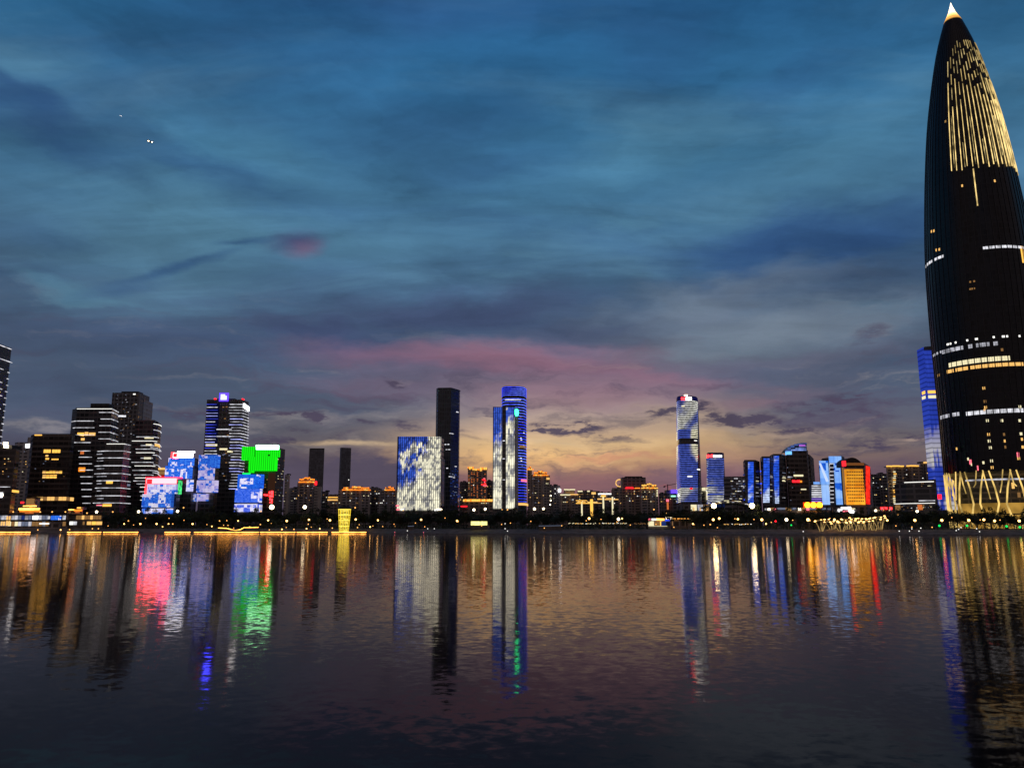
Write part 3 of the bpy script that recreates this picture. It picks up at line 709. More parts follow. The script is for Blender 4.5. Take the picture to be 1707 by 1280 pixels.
    b.led(234, 250, 663, 800, M['pale_side'], 'side_wall', .4); b.roof(200, 228, 651.5, M['roofdark'])  # reflected light on this side put into a paler panel colour
    for _ in range(46): 
        y = rnd.uniform(657, 735); x = rnd.uniform(190, 230); b.bar(x, x + rnd.uniform(.6, 2.2), y, y + .8, rnd.choice([M['dimcool'], M['strip_dim'], M['dimwarm']]), 'window', .1)
    b.bar(196, 210, 692, 695, M['strip'], 'window', .1); b.bar(222, 226, 656, 658, M['white'], 'window', .1)
    b = B('rounded_tower', 'dark tower with a rounded right corner and broken white floor lines', 'tower', 690, [(226, 0), (257, 0), (264, 5), (268.5, 12), (270, 22)], 701, M['glass'], tops=[700, 700, 702, 705, 707])
    for i, y in enumerate((706, 716, 727.6, 734.5, 742, 748, 754, 763, 770, 776, 783.5, 791, 796, 801, 806, 811.4, 819, 826, 833)):
        y0 = rnd.uniform(219, 236); x1 = rnd.uniform(252, 270)
        if i < 2: y0, x1 = 256, 269
        b.bar(y0, x1, y, y + .9, M['strip' if i % 3 else 'white'], hm=.42)
        if i > 2 and rnd.random() < .6: b.bar(rnd.uniform(250, 258), 269, y + 3.4, y + 4.2, M['strip'], hm=.36)
    for x0, x1, y0, y1, mt in ((258, 267, 738, 743, 'warm'), (241, 256, 729, 731, 'cream'), (243, 254, 740, 743, 'cream'), (240, 252, 762, 765, 'cream')): b.bar(x0, x1, y0, y1, M[mt], 'window', .12)
    b = B('small_block', 'small yellow and red lit block between the rounded tower and the LED boxes', 'building', 900, [(253, 0), (281, 0)], 779, M['res_c'])
    b.bar(264, 280, 779.5, 783, M['warm'], 'cornice_light'); b.bar(264, 279, 785, 791, M['dimwarm'], 'window'); b.bar(256, 279, 792, 799, glow('red_wall_light', (190, 24, 24), .9), 'lit_sign')

def led_cluster():
    """towers of stacked LED boxes"""
    b = B('led_box_building', 'stack of lavender LED boxes under a glowing red and white roof sign', 'building', 612, [(243, 0), (296, 0), (302, 10)], 801, M['glass'])
    b.led(248, 296.5, 807, 823, led_blocks('led_lavender', 3, p=.30, s=1.0), out=3.2); b.led(241.5, 290, 823.5, 845.5, led_blocks('led_lavender_blue', 8, p=.52, s=.9), out=5.); b.led(241, 288.5, 847.5, 856, led_blocks('led_lavender_low', 2, p=.42), out=4.6)
    s = b.roof(247, 296, 797.2, bright('sign_rose', (15, .85, .95)), 'roof_sign', -2.6, -1.2, 806); b.bar(244, 247, 798, 823, M['sign_red'], 'sign_side', 2.); b.bar(246, 297, 795.4, 797, bright('sign_edge_red', (9, .05, .12)), 'sign_edge', 3.2); 
    b.bar(248, 256, 799, 806, M['red'], 'sign_emblem', 3.3); b.bar(297, 302, 800, 823, glow('led_green_side', (70, 220, 120), 1.1, vary=.7), 'led_side', .6)
    b = B('led_box_building', 'taller stack of blue LED boxes crowned with a red and white sign', 'building', 642, [(280, 0), (323, 0), (332, 14)], 763, M['glass'])
    b.led(283, 324, 763.5, 776.5, led_blocks('led_blue_a', 5, p=.62), out=3.); b.led(278.8, 321, 777, 798, led_blocks('led_blue_b', 9, p=.60), out=4.5)
    b.led(312, 322.5, 800, 819, led_blocks('led_blue_c', 4, p=.4), out=2.); b.led(322, 330, 822, 835, led_blocks('led_blue_d', 6, p=.4, s=.8), out=1.)
    b.roof(290, 323, 755, M['sign_white'], 'roof_sign', -2., -.8, 763); b.roof(293, 322, 751.4, M['sign_white'], 'roof_sign', 3, 4, 754.5); b.bar(287, 290.5, 754, 763.5, M['sign_red'], 'sign_side', 2.); b.bar(290, 300, 763.6, 764.6, M['sign_red'], 'sign_edge', 3.6)
    b.bar(291.5, 297, 756, 762.4, M['red'], 'sign_emblem', 3.)
    b = B('led_box_building', 'column of four staggered blue and lilac LED boxes beside the tall striped tower', 'building', 652, [(335, 0), (360, 0), (366, 9)], 760, M['glass'])
    for x0, x1, y0, y1, p_, o_ in ((334, 367, 759, 780, .66, 4.2), (332.5, 358, 780.6, 800, .40, 3.), (331, 364, 801, 821, .34, 4.6), (330, 348.5, 823, 835, .3, 2.5)):
        b.led(x0, x1, y0, y1, led_blocks('led_stack_%d' % int(y0), y0 % 13, p=p_, s=.9, lite=((150, 140, 226), (226, 216, 248))), out=o_)
    # striped tower with blue emblem
    b = B('striped_tower', 'tall tower of blue white floor strips with a glowing blue emblem on its roof', 'tower', 720, [(345, 0), (404, 0), (415, 15)], 666, M['glass'])
    b.roof(360, 390, 663.5, M['roofdark'], d1=16)
    st = glow('strip_blue_white', (170, 176, 250), 1.3, vary=.6, scale=.12); sb = glow('strip_blue', (60, 70, 210), 1.1, vary=.5, scale=.12)
    for i in range(33):
        y = 673.5 + i * 4.85
        x0 = 345 - (y - 668) * .045
        b.bar(x0, x0 + rnd.uniform(15, 21), y, y + .9, rnd.choice([sb, st, M['strip']]), hm=.5)
        if i < 30: b.bar(384 + rnd.uniform(-3, 2), 404.5, y, y + .9, rnd.choice([st, M['strip'], M['strip_dim']]), hm=.5)
        if i < 30: b.bar(404.8, 414.5, y - .4, y + .5, M['strip'] if i % 3 else M['strip_dim'], hm=.5)
    b.bar(345.5, 364, 672, 740, glow('blue_wash', (16, 20, 60), .45), 'led_screen', .12)  # wash of blue light on the wall, put in as a dim glowing panel
    for y in (715, 726.6): b.bar(361, 386, y, y + .9, M['strip'], hm=.7)
    for _ in range(16): x = rnd.uniform(366, 382); y = rnd.uniform(676, 800); b.bar(x, x + 3, y, y + 1.6, M[rnd.choice(['dimwarm', 'dimwarm', 'dimcool'])], 'window', .12)
    for x0, x1, y0, y1, mt in ((343, 362, 740, 743.5, 'cream'), (366, 379, 747, 750, 'cream'), (379, 388, 751, 754, 'cream')): b.bar(x0, x1, y0, y1, M[mt], 'window', .14)
    s1 = b.roof(366.5, 381.5, 655, M['violet'], 'roof_emblem', -1., .4, 669); b.roof(369, 379, 657.6, bright('emblem_core', (1.1, 1.3, 26)), 'emblem_core', -1.4, -1.02, 666.6)
    b.roof(376.5, 379.4, 657.4, M['violet'], 'emblem_corner', -1.7, -1.42, 660.2)
    for x in (358, 404.5): b.roof(x - 1.6, x + 1.6, 663.6, M['red'], 'beacon', .5, 2)
    for k in range(4): b.bar(405.6 + k * 2.4, 407.6 + k * 2.4, 671.5 + k * .9, 678.6 + k * .9, M['sign_white'], 'lit_sign', .8)
    # green box and blue box
    b = B('green_led_building', 'dark tower carrying bright green LED boxes and a white sign', 'building', 655, [(409, 0), (462, 0), (475.5, 16)], 746, M['glass_brown'])
    gm, g, o = new_mat('led_green'); x, y, z = g.sep(obc(g)); fx = g.m('LESS_THAN', g.m('FRACT', g.m('DIVIDE', x, 1.7)), .3)
    emit(g, o, (*lin((22, 232, 22)), 1), g.m('SUBTRACT', 1.2, g.m('MULTIPLY', fx, .62))); gm.cycles.emission_sampling = 'NONE'
    b.led(406, 427.6, 745.5, 767.5, gm, out=5.); b.led(427.8, 467, 750, 762, gm, out=3.4); b.led(418, 462.5, 762.6, 785, gm, out=6.); b.led(418, 424, 785, 788, gm, out=5.6); b.bar(449, 452, 758, 760.6, M['roofdark'], 'dark_cell', 3.7)
    for k in range(9): b.roof(428 + k * 4.25, 428 + (k + .86) * 4.25, 742, bright('sign_mint', (3.2, 9, 4.6)), 'roof_sign', -2, -.6, 749.4)
    b.windows(463, 475, 760, 840, 26, [M['dimwarm'], M['dimcool'], M['cream']], rnd, 1.2, .9, 4.6)
    b.windows(441, 460, 790, 840, 8, [M['dimwarm']], rnd, 2., 1.5)
    for x0, x1, y0, y1 in ((440, 442.4, 823.4, 825.6), (443, 447.5, 824.2, 826), (448.6, 451, 819, 823), (452, 455.5, 818, 824), (449, 455.5, 825, 828.6), (449.6, 451.4, 830, 834), (452.4, 454.4, 831, 836), (449.4, 454, 836.6, 838.4)): b.bar(x0, x1, y0, y1, M['sign_red'], 'neon_sign', .6)
    b.bar(446, 458, 788, 846, glow('sign_wash', (70, 44, 32), .5), 'led_screen', .12)  # sign light on the wall behind, put in as a dim glowing panel
    b = B('led_box_building', 'pair of stacked bright blue LED boxes under the green boxes', 'building', 622, [(398, 0), (436, 0), (441, 8)], 792, M['glass'])
    b.led(398, 440, 791, 814, led_blocks('led_deep_a', 12, p=.70, base=((20, 70, 200), (40, 116, 240))), out=3.); b.led(395, 437, 815, 837.5, led_blocks('led_deep_b', 7, p=.62, base=((26, 80, 215), (80, 120, 240))), out=5.); b.led(393.6, 437, 840, 853, led_blocks('led_deep_c', 10, p=.46, base=((60, 84, 215), (96, 120, 240))), out=4.6)
    b.roof(404, 417, 788, M['green'], 'roof_light', .4, 1)

def resid(name, label, px0, px1, top, Y, mat, crown=None, n=10, bays=3, seed=0, cat='building', lit=None, group=None, back=26, jut=2.4, wx=None):
    r = random.Random(seed); pts = []
    w = (px1 - px0) / bays
    for i in range(bays):
        pts += [(px0 + w * i, 0 if i % 2 else jut), (px0 + w * (i + 1) - .25, 0 if i % 2 else jut)]
    b = B(name, label, cat, Y, pts, top, M[mat], back=back, group=group)
    for i in range(2 + bays // 3):
        a = r.uniform(px0 + 1, px1 - 5); b.roof(a, a + r.uniform(2, 4.5), top - r.uniform(1, 2.6), M['roofdark'], 'roof_box', r.uniform(3, 6), 12)
    if crown:  # floodlight on the crown walls imitated by added glowing strips
        x0, x1, y0, y1, mt = crown
        b.roof(x0, x1, y0 + (y1 - y0) * .25, M[mat], 'crown', 2, 13)
        b.roof(x0 + (x1 - x0) * .3, x1 - (x1 - x0) * .3, y0, M[mat], 'crown', 4, 11)
        xx = x0
        while xx < x1 - .6:
            k = r.uniform(1.6, 3.4); yt = y0 + (y1 - y0) * .25 if not (x0 + (x1 - x0) * .3 < xx < x1 - (x1 - x0) * .35) else y0
            b.roof(xx, min(xx + k * .8, x1), yt + r.uniform(0, .8), M[r.choice(['orange', mt, 'gold', mt])], 'crown_glow', .6, 1.6, yt + r.uniform(1.7, 3.2)); xx += k
        xx = x0 - 1
        while xx < x1 + 1:
            k = r.uniform(2, 4); b.bar(xx, xx + k * .85, y1 - r.uniform(1.2, 2), y1, M[r.choice([mt, 'gold', 'orange'])], 'crown_glow', .9); xx += k
    if n: b.windows(px0 + 1, px1 - 1, top + 5, 842, n, lit or MIXED, r, 1.5, 1.2, 4.)
    return b
def city_middle():
    resid('apartment_tower', 'slim pale apartment tower right of the green LED boxes', 475, 483, 791, 900, 'pale_wall', n=2, bays=1, seed=1)
    resid('apartment_tower', 'grey apartment block between the slim pale tower and the crowned one', 482, 496, 813, 960, 'res_b', n=5, bays=3, seed=2)
    b = resid('apartment_tower', 'apartment tower with an orange lit crown in front of the left twin tower', 496, 529, 804, 930, 'res_a', (499, 524, 795, 804, 'orange'), 13, 5, 3)
    b.bar(525, 528.5, 802, 808, M['red'], 'lit_sign', 1.)
    resid('apartment_tower', 'pale stair tower beside the orange crowned apartment block', 524, 536, 811, 900, 'pale_wall', n=0, bays=2, seed=4)
    resid('apartment_tower', 'dark apartment block right of the pale stair tower', 535, 548, 819, 980, 'res_d', n=4, bays=3, seed=5)
    b = resid('low_block', 'low block with two lit bands behind the yellow lantern', 546, 564, 825, 900, 'res_c', n=4, bays=3, seed=6)
    b.bar(547, 563, 828, 829.4, M['gold'], 'cornice_light'); b.bar(546, 563, 832, 834, M['warm'], 'cornice_light')
    b = resid('apartment_tower', 'broad apartment block with a long orange crown right of the twin towers', 564, 618, 816.5, 900, 'res_a', (572, 616, 810, 817, 'orange'), 16, 7, 7)
    resid('apartment_tower', 'unlit stepped apartment block with dark roof beside the long orange crown', 616, 634, 813, 930, 'res_d', n=9, bays=3, seed=8)
    resid('apartment_tower', 'apartment block with a small orange crown beside the cloud screen slab', 630, 662, 816.5, 910, 'res_b', (642, 656, 810, 817, 'orange'), 14, 5, 9)
    b = B('twin_tower', 'left one of two plain black towers far behind', 'tower', 1600, [(516, 0), (541, 0)], 747, M['silhouette'], group=None); b.bar(517, 540, 747.4, 748, M['roofdark'], 'parapet', 1.)
    b = B('twin_tower', 'right narrower one of two plain black towers far behind', 'tower', 1600, [(567, 0), (569, -8), (585.5, 0)], 746.5, M['silhouette']); b.bar(580.6, 582, 799, 800.5, M['white'], 'window')
    # slab with cloud screen
    b = B('screen_slab', 'broad slab wholly covered by a screen of white clouds on blue', 'building', 642, [(662.6, 0), (734.5, 0), (740, 20)], 727.5, M['glass'])
    b.led(662.8, 734.4, 728, 851, led_cloud('led_cloud_slab', 1, scale=.06, s=1.25, size=(34, 58), tilt=(.0066, -.0044), lo=.385, hi=.475), out=1.)
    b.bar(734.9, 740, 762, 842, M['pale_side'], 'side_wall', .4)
    for x, y, mt in ((664, 849, 'pink'), (671, 849.5, 'white'), (731, 849, 'lamp_white'), (727, 850, 'white'), (663, 843, 'pink')): b.bar(x - 2.5, x + 2.5, y - 1.3, y + 1.3, M[mt], 'entrance_light', 2.)
    b = B('dark_tower', 'tall black glass tower with few lit windows behind the cloud screen slab', 'tower', 760, [(727.5, 7), (730.5, 1), (752, 0), (765.5, 13), (767, 18)], 646, M['glass_blue'])
    b.bar(729, 767, 646.6, 647.4, M['steel'], 'parapet', .5); b.roof(733, 760, 645, M['roofdark'], d0=5, d1=18)
    for x, y, w in ((760.5, 684, 4), (749, 722, 7), (741, 740.4, 3), (746, 740.4, 3), (743, 749, 3), (747, 749, 3.6), (744, 780, 3), (748, 794, 6), (755, 795, 3), (758, 776, 3)): b.bar(x, x + w, y - .5, y + .9, M['strip'], 'window', .12)
    for _ in range(60):  # blue screen light mirrored in the glass, imitated by dim glowing panes
        x = rnd.uniform(749, 765); y = rnd.uniform(778, 836); b.bar(x, x + rnd.uniform(1, 3.4), y, y + rnd.uniform(.6, 1.6), rnd.choice([M['dimblue'], M['dimblue'], glow('faint_blue', (24, 40, 90), .4), M['dimcool']]), 'window', .12)
    resid('apartment_tower', 'dark block squeezed between the black glass tower and the twin crowned tower', 766, 781, 803, 1000, 'res_d', n=5, bays=3, seed=12)
    b = resid('apartment_tower', 'brick red lit apartment tower with twin golden crowns between the two screens', 780, 812, 783, 980, 'res_c', None, 5, 3, 13, jut=-1.5)
    for x0, x1, y in ((779.5, 790, 778), (800, 812.5, 779), (788, 804, 781)):
        b.roof(x0, x1, y + 1, M['res_c'], 'crown', 1, 9)
        for k in range(4): b.roof(x0 + (x1 - x0) * k / 4, x0 + (x1 - x0) * (k + .8) / 4, y, M[rnd.choice(['gold', 'orange'])], 'crown_glow', -.5, .8, y + rnd.uniform(2.4, 5))  # glowing blocks added in place of floodlight on the crowns
    for k in range(16):
        for x in (782, 786.5, 790.5, 796, 803, 808.5):
            if rnd.random() < (.72 if x < 799 else .35): b.bar(x - 1.1, x + rnd.uniform(.2, 1.3), 787 + k * 2.7, 788.1 + k * 2.7, M['brick_light' if rnd.random() < .8 else 'dimwarm'], 'window', .3)
    for k in range(7): b.bar(804 + rnd.uniform(-3, 5), 808 + rnd.uniform(-2, 4), 797 + k * 2, 798.2 + k * 2, M['red' if k % 3 else 'pink'], 'lit_sign', .5)
    resid('apartment_tower', 'dark block hidden behind the split screen tower', 811, 824, 801, 990, 'res_d', n=6, bays=3, seed=14)
    b = B('podium_hall', 'long low hall with a bright orange lit eave left of the split screen tower', 'building', 800, [(770, 0), (824, 0)], 832, M['res_c'])
    for k in range(18): b.bar(772 + k * 2.85, 772 + k * 2.85 + 2.5, 832.2 - rnd.uniform(0, .6), 835.6, M[rnd.choice(['orange', 'gold', 'gold'])], 'eave_light', .8)
    b.bar(768, 779, 843, 844.6, M['red'], 'lit_sign'); b.windows(772, 820, 838, 846, 9, MIXED, rnd)
    # split screen tower
    b = B('screen_tower', 'slim tower with two screens of clouds split by a black seam and a green emblem', 'tower', 622, [(821.8, 0), (858, 0), (863.8, 16)], 678, M['glass'])
    b.led(822, 836.6, 679, 848, led_cloud('led_cloud_left', 2, scale=.028, s=1.45, size=(6.6, 78), tilt=(.004, -.0042), lo=.36, hi=.46, fin=1.5), out=.7)
    b.led(843, 857.8, 679, 848, led_cloud('led_cloud_right', 4, scale=.028, s=1.45, size=(6.6, 78), tilt=(.004, -.005), lo=.36, hi=.46, fin=1.5), out=.7)
    b.bar(836.8, 842.8, 678.5, 847, M['glass'], 'seam', .35)
    for y in (734, 764, 799): b.bar(838, 842, y, y + 1.2, M['strip'], 'window', .5)
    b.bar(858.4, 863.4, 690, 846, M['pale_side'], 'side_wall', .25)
    e = MB().lathe([(0.01, -.4), (2.2, -.3), (2.2, .3), (.01, .4)], 20).build('roof_emblem', bright('emblem_green', (.2, 5.5, 1.6)), b.root)
    p = P(861, 688.5, 622 + 5); e.location = (p.x - b.o.x, p.y - b.o.y - 3, p.z - b.base); e.rotation_euler = (R(90), 0, R(35)); e.scale = (.9, 1.35, 1)
    b = B('blue_strip_tower', 'rounded tower ringed by thin electric blue lines behind the split screen tower', 'tower', 800, [(836.6, 14), (838, 5), (843, 0), (864, 0), (873, 4), (876.6, 12), (877.4, 20)], 643.5, M['glass_blue'])
    lb = led_wave('strip_electric', (46, 60, 235), (96, 120, 255), 3, .02, s=1.5)
    y = 644.6; i = 0
    while y < 836:
        b.bar(836.7, 877.3, y, y + .8, lb, hm=.62); y += 3.3 if i < 5 else 4.75; i += 1
        if i == 5: y += 3
    b.bar(842, 868, 665.4, 667, M['strip'], 'window'); b.bar(866, 876, 742, 746, M['dimwarm'], 'window'); b.bar(868.6, 876.6, 798.4, 802.4, M['pink'], 'lit_sign', 1.)
    for _ in range(14): x = rnd.uniform(864, 876); y = rnd.uniform(690, 790); b.bar(x, x + 2.4, y, y + 1.2, M[rnd.choice(['dimwarm', 'dimcool', 'white'])], 'window', .14)
    b.bar(864, 880, 838, 842, M['warm'], 'podium_light')
    resid('apartment_tower', 'narrow apartment tower with a small lit top right of the blue line tower', 879.5, 887, 783, 960, 'res_c', (880, 886.6, 777, 783, 'orange'), 3, 1, 15)
    b = resid('apartment_tower', 'apartment tower with a curved orange crown right of the blue line tower', 886, 917, 792, 960, 'res_a', (890, 912, 784, 792.6, 'orange'), 12, 5, 16)
    b.bar(911, 916, 796, 799, M['warm'], 'cornice_light', 1)
    b = resid('apartment_block', 'low apartment block with a square blue white sign on its right edge', 916, 934, 809, 980, 'res_b', n=11, bays=3, seed=17); b.bar(930.5, 935, 814.6, 819.6, M['sign_white'], 'lit_sign', 1.2)
    b = resid('apartment_block', 'low block with a stepped roof outlined in cream light', 933, 964, 823, 900, 'res_c', n=9, bays=5, seed=18)
    b.roof(941, 958, 815.4, M['res_c'], 'roof_box', 2, 9, 824); 
    for x0, x1, y, mt in ((940, 958.5, 815, 'cream'), (943, 957, 819.6, 'dimwarm'), (934, 951, 823.6, 'cream'), (951, 964, 823, 'warm')): b.bar(x0, x1, y, y + 1.7, M[mt], 'cornice_light', .8)
    b = resid('apartment_block', 'jagged low apartment row behind the gold gateway', 962, 1000, 818, 1000, 'res_d', n=26, bays=7, seed=19)
    for x in (965, 969, 981): b.bar(x - 2, x + 2, 817.6, 819.6, M['cream'], 'cornice_light', .8)
    b = resid('apartment_block', 'low block with a bright cream roof band right behind the gold gateway', 997, 1021, 821.5, 980, 'res_b', n=8, bays=5, seed=20); b.bar(997, 1019, 822, 824, M['white'], 'cornice_light', .8); b.bar(986, 993, 820, 823.6, M['warm'], 'lit_sign', .8)
    b = resid('apartment_block', 'low block with a white roof line and a ring light left of the penthouse', 1019, 1041, 815, 960, 'res_d', n=12, bays=5, seed=21)
    b.bar(1020, 1039, 814.6, 816.4, M['cream'], 'cornice_light', .8)
    ring = MB(); n = 18
    ring.tube([(4.2 * math.cos(2 * math.pi * k / n), 0, 4.2 * math.sin(2 * math.pi * k / n)) for k in range(n + 1)], .7, 6)
    p = P(1032.5, 805, 955); ring.build('ring_light', M['warm'], b.root, (p.x - b.o.x, p.y - b.o.y, p.z - b.base)); MB().tube([(0, 0, 0), (0, 0, 6)], .4, 6).build('ring_post', M['steel'], b.root, (p.x - b.o.x, p.y - b.o.y, b.ztop - b.base - .2))
    b = resid('apartment_tower', 'brown apartment block with a large dark penthouse box on top', 1020, 1078, 813, 930, 'res_c', n=20, bays=7, seed=22)
    b.roof(1038, 1077, 795, M['res_d'], 'penthouse', 3, 20, 814); b.roof(1044, 1072, 793, M['roofdark'], 'roof_box', 6, 16, 796); b.bar(1043, 1056, 812, 814, M['red'], 'cornice_light', .9); b.bar(1058, 1078, 812.6, 814, M['orange'], 'cornice_light', .9)
    b = resid('apartment_tower', 'apartment block with a yellow lit stepped crown left of the tall striped blue tower', 1068, 1097, 814, 900, 'res_a', (1070, 1095, 805, 814, 'gold'), 22, 5, 23)
    for k in range(5): b.bar(1094.6, 1096.4, 816 + k * 2.4, 817.6 + k * 2.4, M['cream'], 'window', .8)
    b = resid('low_block', 'dark block under construction with violet and white lights and a crane', 1098, 1135, 822, 860, 'res_d', n=14, bays=5, seed=24)
    b.roof(1111, 1133, 816.5, M['res_d'], 'roof_box', 2, 12); b.bar(1119, 1129, 816, 822, M['violet'], 'lit_sign', 1.); b.bar(1120, 1126, 825.6, 828, glow('mint_light', (150, 235, 200), 1.6), 'lit_sign', 1.); b.bar(1130, 1134.6, 823.6, 827, M['sign_white'], 'lit_sign', 1.)
    b.bar(1110.6, 1114.4, 832, 836, M['pink'], 'lit_sign', 1.2); b.bar(1111.6, 1113.4, 837, 849, M['brick_light'], 'lit_sign', 1.)
    t = empty('tower_crane', (P(1113, 812, 880).x, 880, b.ztop), 'thin dark tower crane left of the tall striped blue tower', 'crane')
    MB().tube([(0, 0, 0), (0, 0, 10.5)], .5, 4).build('mast', M['steel'], t); MB().tube([(-4, 0, 8.5), (9, 0, 11)], .4, 4).build('jib', M['steel'], t); MB().box(-4.6, -2.6, -.6, .6, 7.2, 8.6).build('counterweight', M['steel'], t)

def city_right():
    lw = led_wave('strip_striped', (70, 90, 190), (255, 248, 212), 7, .022, .46, .56, 1.25)
    lw2 = led_wave('strip_striped_low', (92, 108, 200), (246, 244, 232), 9, .03, .44, .60, 1.0)
    b = B('striped_tower', 'tallest blue and cream floor lit tower with a red white sign and roof searchlight', 'tower', 760, [(1127, 18), (1129, 5), (1132, 0), (1155, 0), (1160.5, 4), (1163, 14)], 660, M['glass_blue'])
    for i in range(56):
        y = 668 + i * 3.03
        if 731 < y < 738: continue
        b.bar(1128, 1162.6, y, y + .8, lw if 15 < i < 48 else lw2, hm=.62)
    b.bar(1134, 1162, 731.6, 738.6, M['glass'], 'plant_floor', .5); b.bar(1157, 1161, 733.6, 735, M['white'], 'window', .6)
    b.bar(1129, 1162.6, 661, 666.5, glow('sign_backing', (26, 26, 90), .5), 'sign_band', .3)
    for k in range(3): b.bar(1135.4 + k * 2.4, 1137.5 + k * 2.4, 662.4 + (k % 2) * .5, 667, M['sign_red'], 'lit_sign', .8)
    for k in range(4): b.bar(1143 + k * 2.5, 1145.2 + k * 2.5, 662.2, 666.8, M['sign_white'], 'lit_sign', .8)
    for x, y, w, mt in ((1136, 676, 5, 'cream'), (1150, 813, 4, 'red'), (1146, 793, 8, 'white'), (1162, 781, 4, 'white')): b.bar(x, x + w, y, y + 2, M[mt], 'window', .6)
    b.roof(1141.5, 1146.5, 657.6, M['lamp_white'], 'searchlight', 1, 3)
    b.bar(1133, 1162, 840, 850, M['res_d'], 'podium', 3)
    b = B('striped_tower', 'shorter striped blue and white tower with a red and white roof sign', 'tower', 765, [(1178.4, 8), (1181, 1), (1184, 0), (1203, 0), (1206.6, 6)], 754, M['glass_blue'])
    for i in range(26): b.bar(1178.6, 1206.4, 764 + i * 2.95, 764.9 + i * 2.95, lw2 if i % 5 else lw, hm=.62)
    for k in range(3): b.bar(1179.4 + k * 3, 1182 + k * 3, 757.6 + (k % 2) * .6, 762, M['sign_red'], 'lit_sign', .8)
    for k in range(5): b.bar(1189 + k * 2.9, 1191.4 + k * 2.9, 758.6, 762, M['sign_white'], 'lit_sign', .8)
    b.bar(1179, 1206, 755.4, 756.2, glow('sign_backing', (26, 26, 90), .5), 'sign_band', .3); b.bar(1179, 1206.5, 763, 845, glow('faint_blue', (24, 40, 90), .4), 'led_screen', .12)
    b = resid('low_block', 'small block with a white lit corner between the two striped towers', 1168, 1180, 812, 800, 'res_b', n=2, bays=1, seed=30)
    for x0, x1, y0, y1 in ((1170, 1176, 812.5, 815.4), (1170, 1176, 816, 817.6), (1177.4, 1180, 812.5, 816), (1177.4, 1180, 818, 833)): b.bar(x0, x1, y0, y1, M['cream'], 'window', 1.)
    b = B('office_block', 'dark stepped block dotted with white windows right of the shorter striped tower', 'building', 720, [(1206, 4), (1217, 0), (1240, 0)], 794, M['res_d'])
    for i in range(10):
        for _ in range(3): x = rnd.uniform(1216, 1236); b.bar(x, x + rnd.uniform(1.4, 5), 797 + i * 4.2, 798 + i * 4.2, rnd.choice([M['strip'], M['dimcool'], M['cream']]), 'window', .12)
    # three towers with one bright blue column each
    bc = led_wave('strip_column_blue', (40, 88, 225), (196, 214, 250), 4, .05, .48, .62, 1.2)
    for lab, pts, top, c0, c1, Y in (('left and lowest of three black towers each with one bright blue light column', [(1238.6, 10), (1241, 0), (1259, 0), (1266, 8)], 767, 1247, 1256, 705),
                                    ('middle one of three black towers each with one bright blue light column', [(1267, 8), (1270, 0), (1283, 0), (1288, 8)], 761, 1272.8, 1282.6, 700),
                                    ('right and tallest of three black towers each with one bright blue light column', [(1283, 6), (1289, 0), (1303, 0), (1309.5, 8)], 757, 1289.8, 1298.4, 712)):
        b = B('column_lit_tower', lab, 'tower', Y, pts, top, M['glass'], tops=[top + 1.4] + [top - .6] * 2 + [top + 1], group='black towers with blue light columns')
        y = top + 3
        while y < 838: b.bar(c0, c1, y, y + 1.3, bc, hm=1.0); y += 2.75
        for i in range(12):
            if rnd.random() < .8: b.bar(pts[0][0] + .3, pts[0][0] + rnd.uniform(1.4, 3), top + 22 + i * 5.2, top + 24.4 + i * 5.2, M[rnd.choice(['dimblue', 'strip_dim', 'blue'])], 'window', .2)
        for _ in range(7): y = rnd.uniform(top + 20, 836); b.bar(pts[2][0] + 1, pts[3][0] - rnd.uniform(0, 2), y, y + 1, M[rnd.choice(['strip_dim', 'dimcool', 'cream'])], 'window', .2)
    # tower with curved crown
    b = B('curved_crown_tower', 'dark brown tower with a rising curved glass crown lit pale blue', 'tower', 715, [(1309.6, 6), (1312, 0), (1345, 0), (1347, 3)], 756, M['glass_brown'], tops=[754, 753, 750, 750])
    cv = [(1309.7, 752.5), (1313, 748.6), (1318, 744.4), (1324, 741), (1330, 739), (1337, 738), (1344.6, 737.6)]
    for (x0, y0), (x1, y1) in zip(cv, cv[1:]):
        pass
    m_ = MB(); pts2 = [b.at(b.c(x, y)) - b.o.xy for x, y in cv]; zs = [b.z(y) - b.base for _, y in cv]; zb = b.z(753) - b.base; vs = []
    for q, zz in zip(pts2, zs): vs += [(q.x, q.y + .2, zb), (q.x, q.y + .2, zz), (q.x, q.y + 12, zz), (q.x, q.y + 12, zb)]
    k = len(cv); m_.add(vs, [(0, 1, 2, 3), tuple(4 * (k - 1) + j for j in (3, 2, 1, 0))] + [(4 * i + j, 4 * i + 4 + j, 4 * i + 4 + (j + 1) % 4, 4 * i + (j + 1) % 4) for i in range(k - 1) for j in range(4)]).build('crown', M['glass_blue'], b.root)
    pb = glow('crown_pale_blue', (130, 160, 235), .85, vary=.5, scale=.2)
    for x0, x1, y0, y1 in ((1319, 1344, 749, 751), (1326, 1344, 746.6, 748), (1310, 1319.6, 752, 757.5), (1332, 1344, 743, 744.4)): b.bar(x0, x1, y0, y1, pb if x0 > 1315 else glow('crown_screen', (110, 180, 255), 1.6), 'crown_glow', .5)
    b.bar(1332, 1342, 741, 744, glow('crown_violet', (170, 90, 200), 1.), 'lit_sign', .8)
    for (x0, y0), (x1, y1) in zip(cv, cv[1:]): b.bar(x0, x1, min(y0, y1) + 1, max(y0, y1) + 1.8, glow('crown_rim', (90, 120, 200), .5), 'crown_rim', .4)
    for x0, x1, y0, y1, mt in ((1313, 1321, 794, 796, 'strip_dim'), (1323, 1339, 791, 794, 'cream'), (1335, 1344, 814.5, 816.4, 'cream'), (1303 + 7, 1318, 798, 799, 'dimwarm')): b.bar(x0, x1, y0, y1, M[mt], 'window', .14)
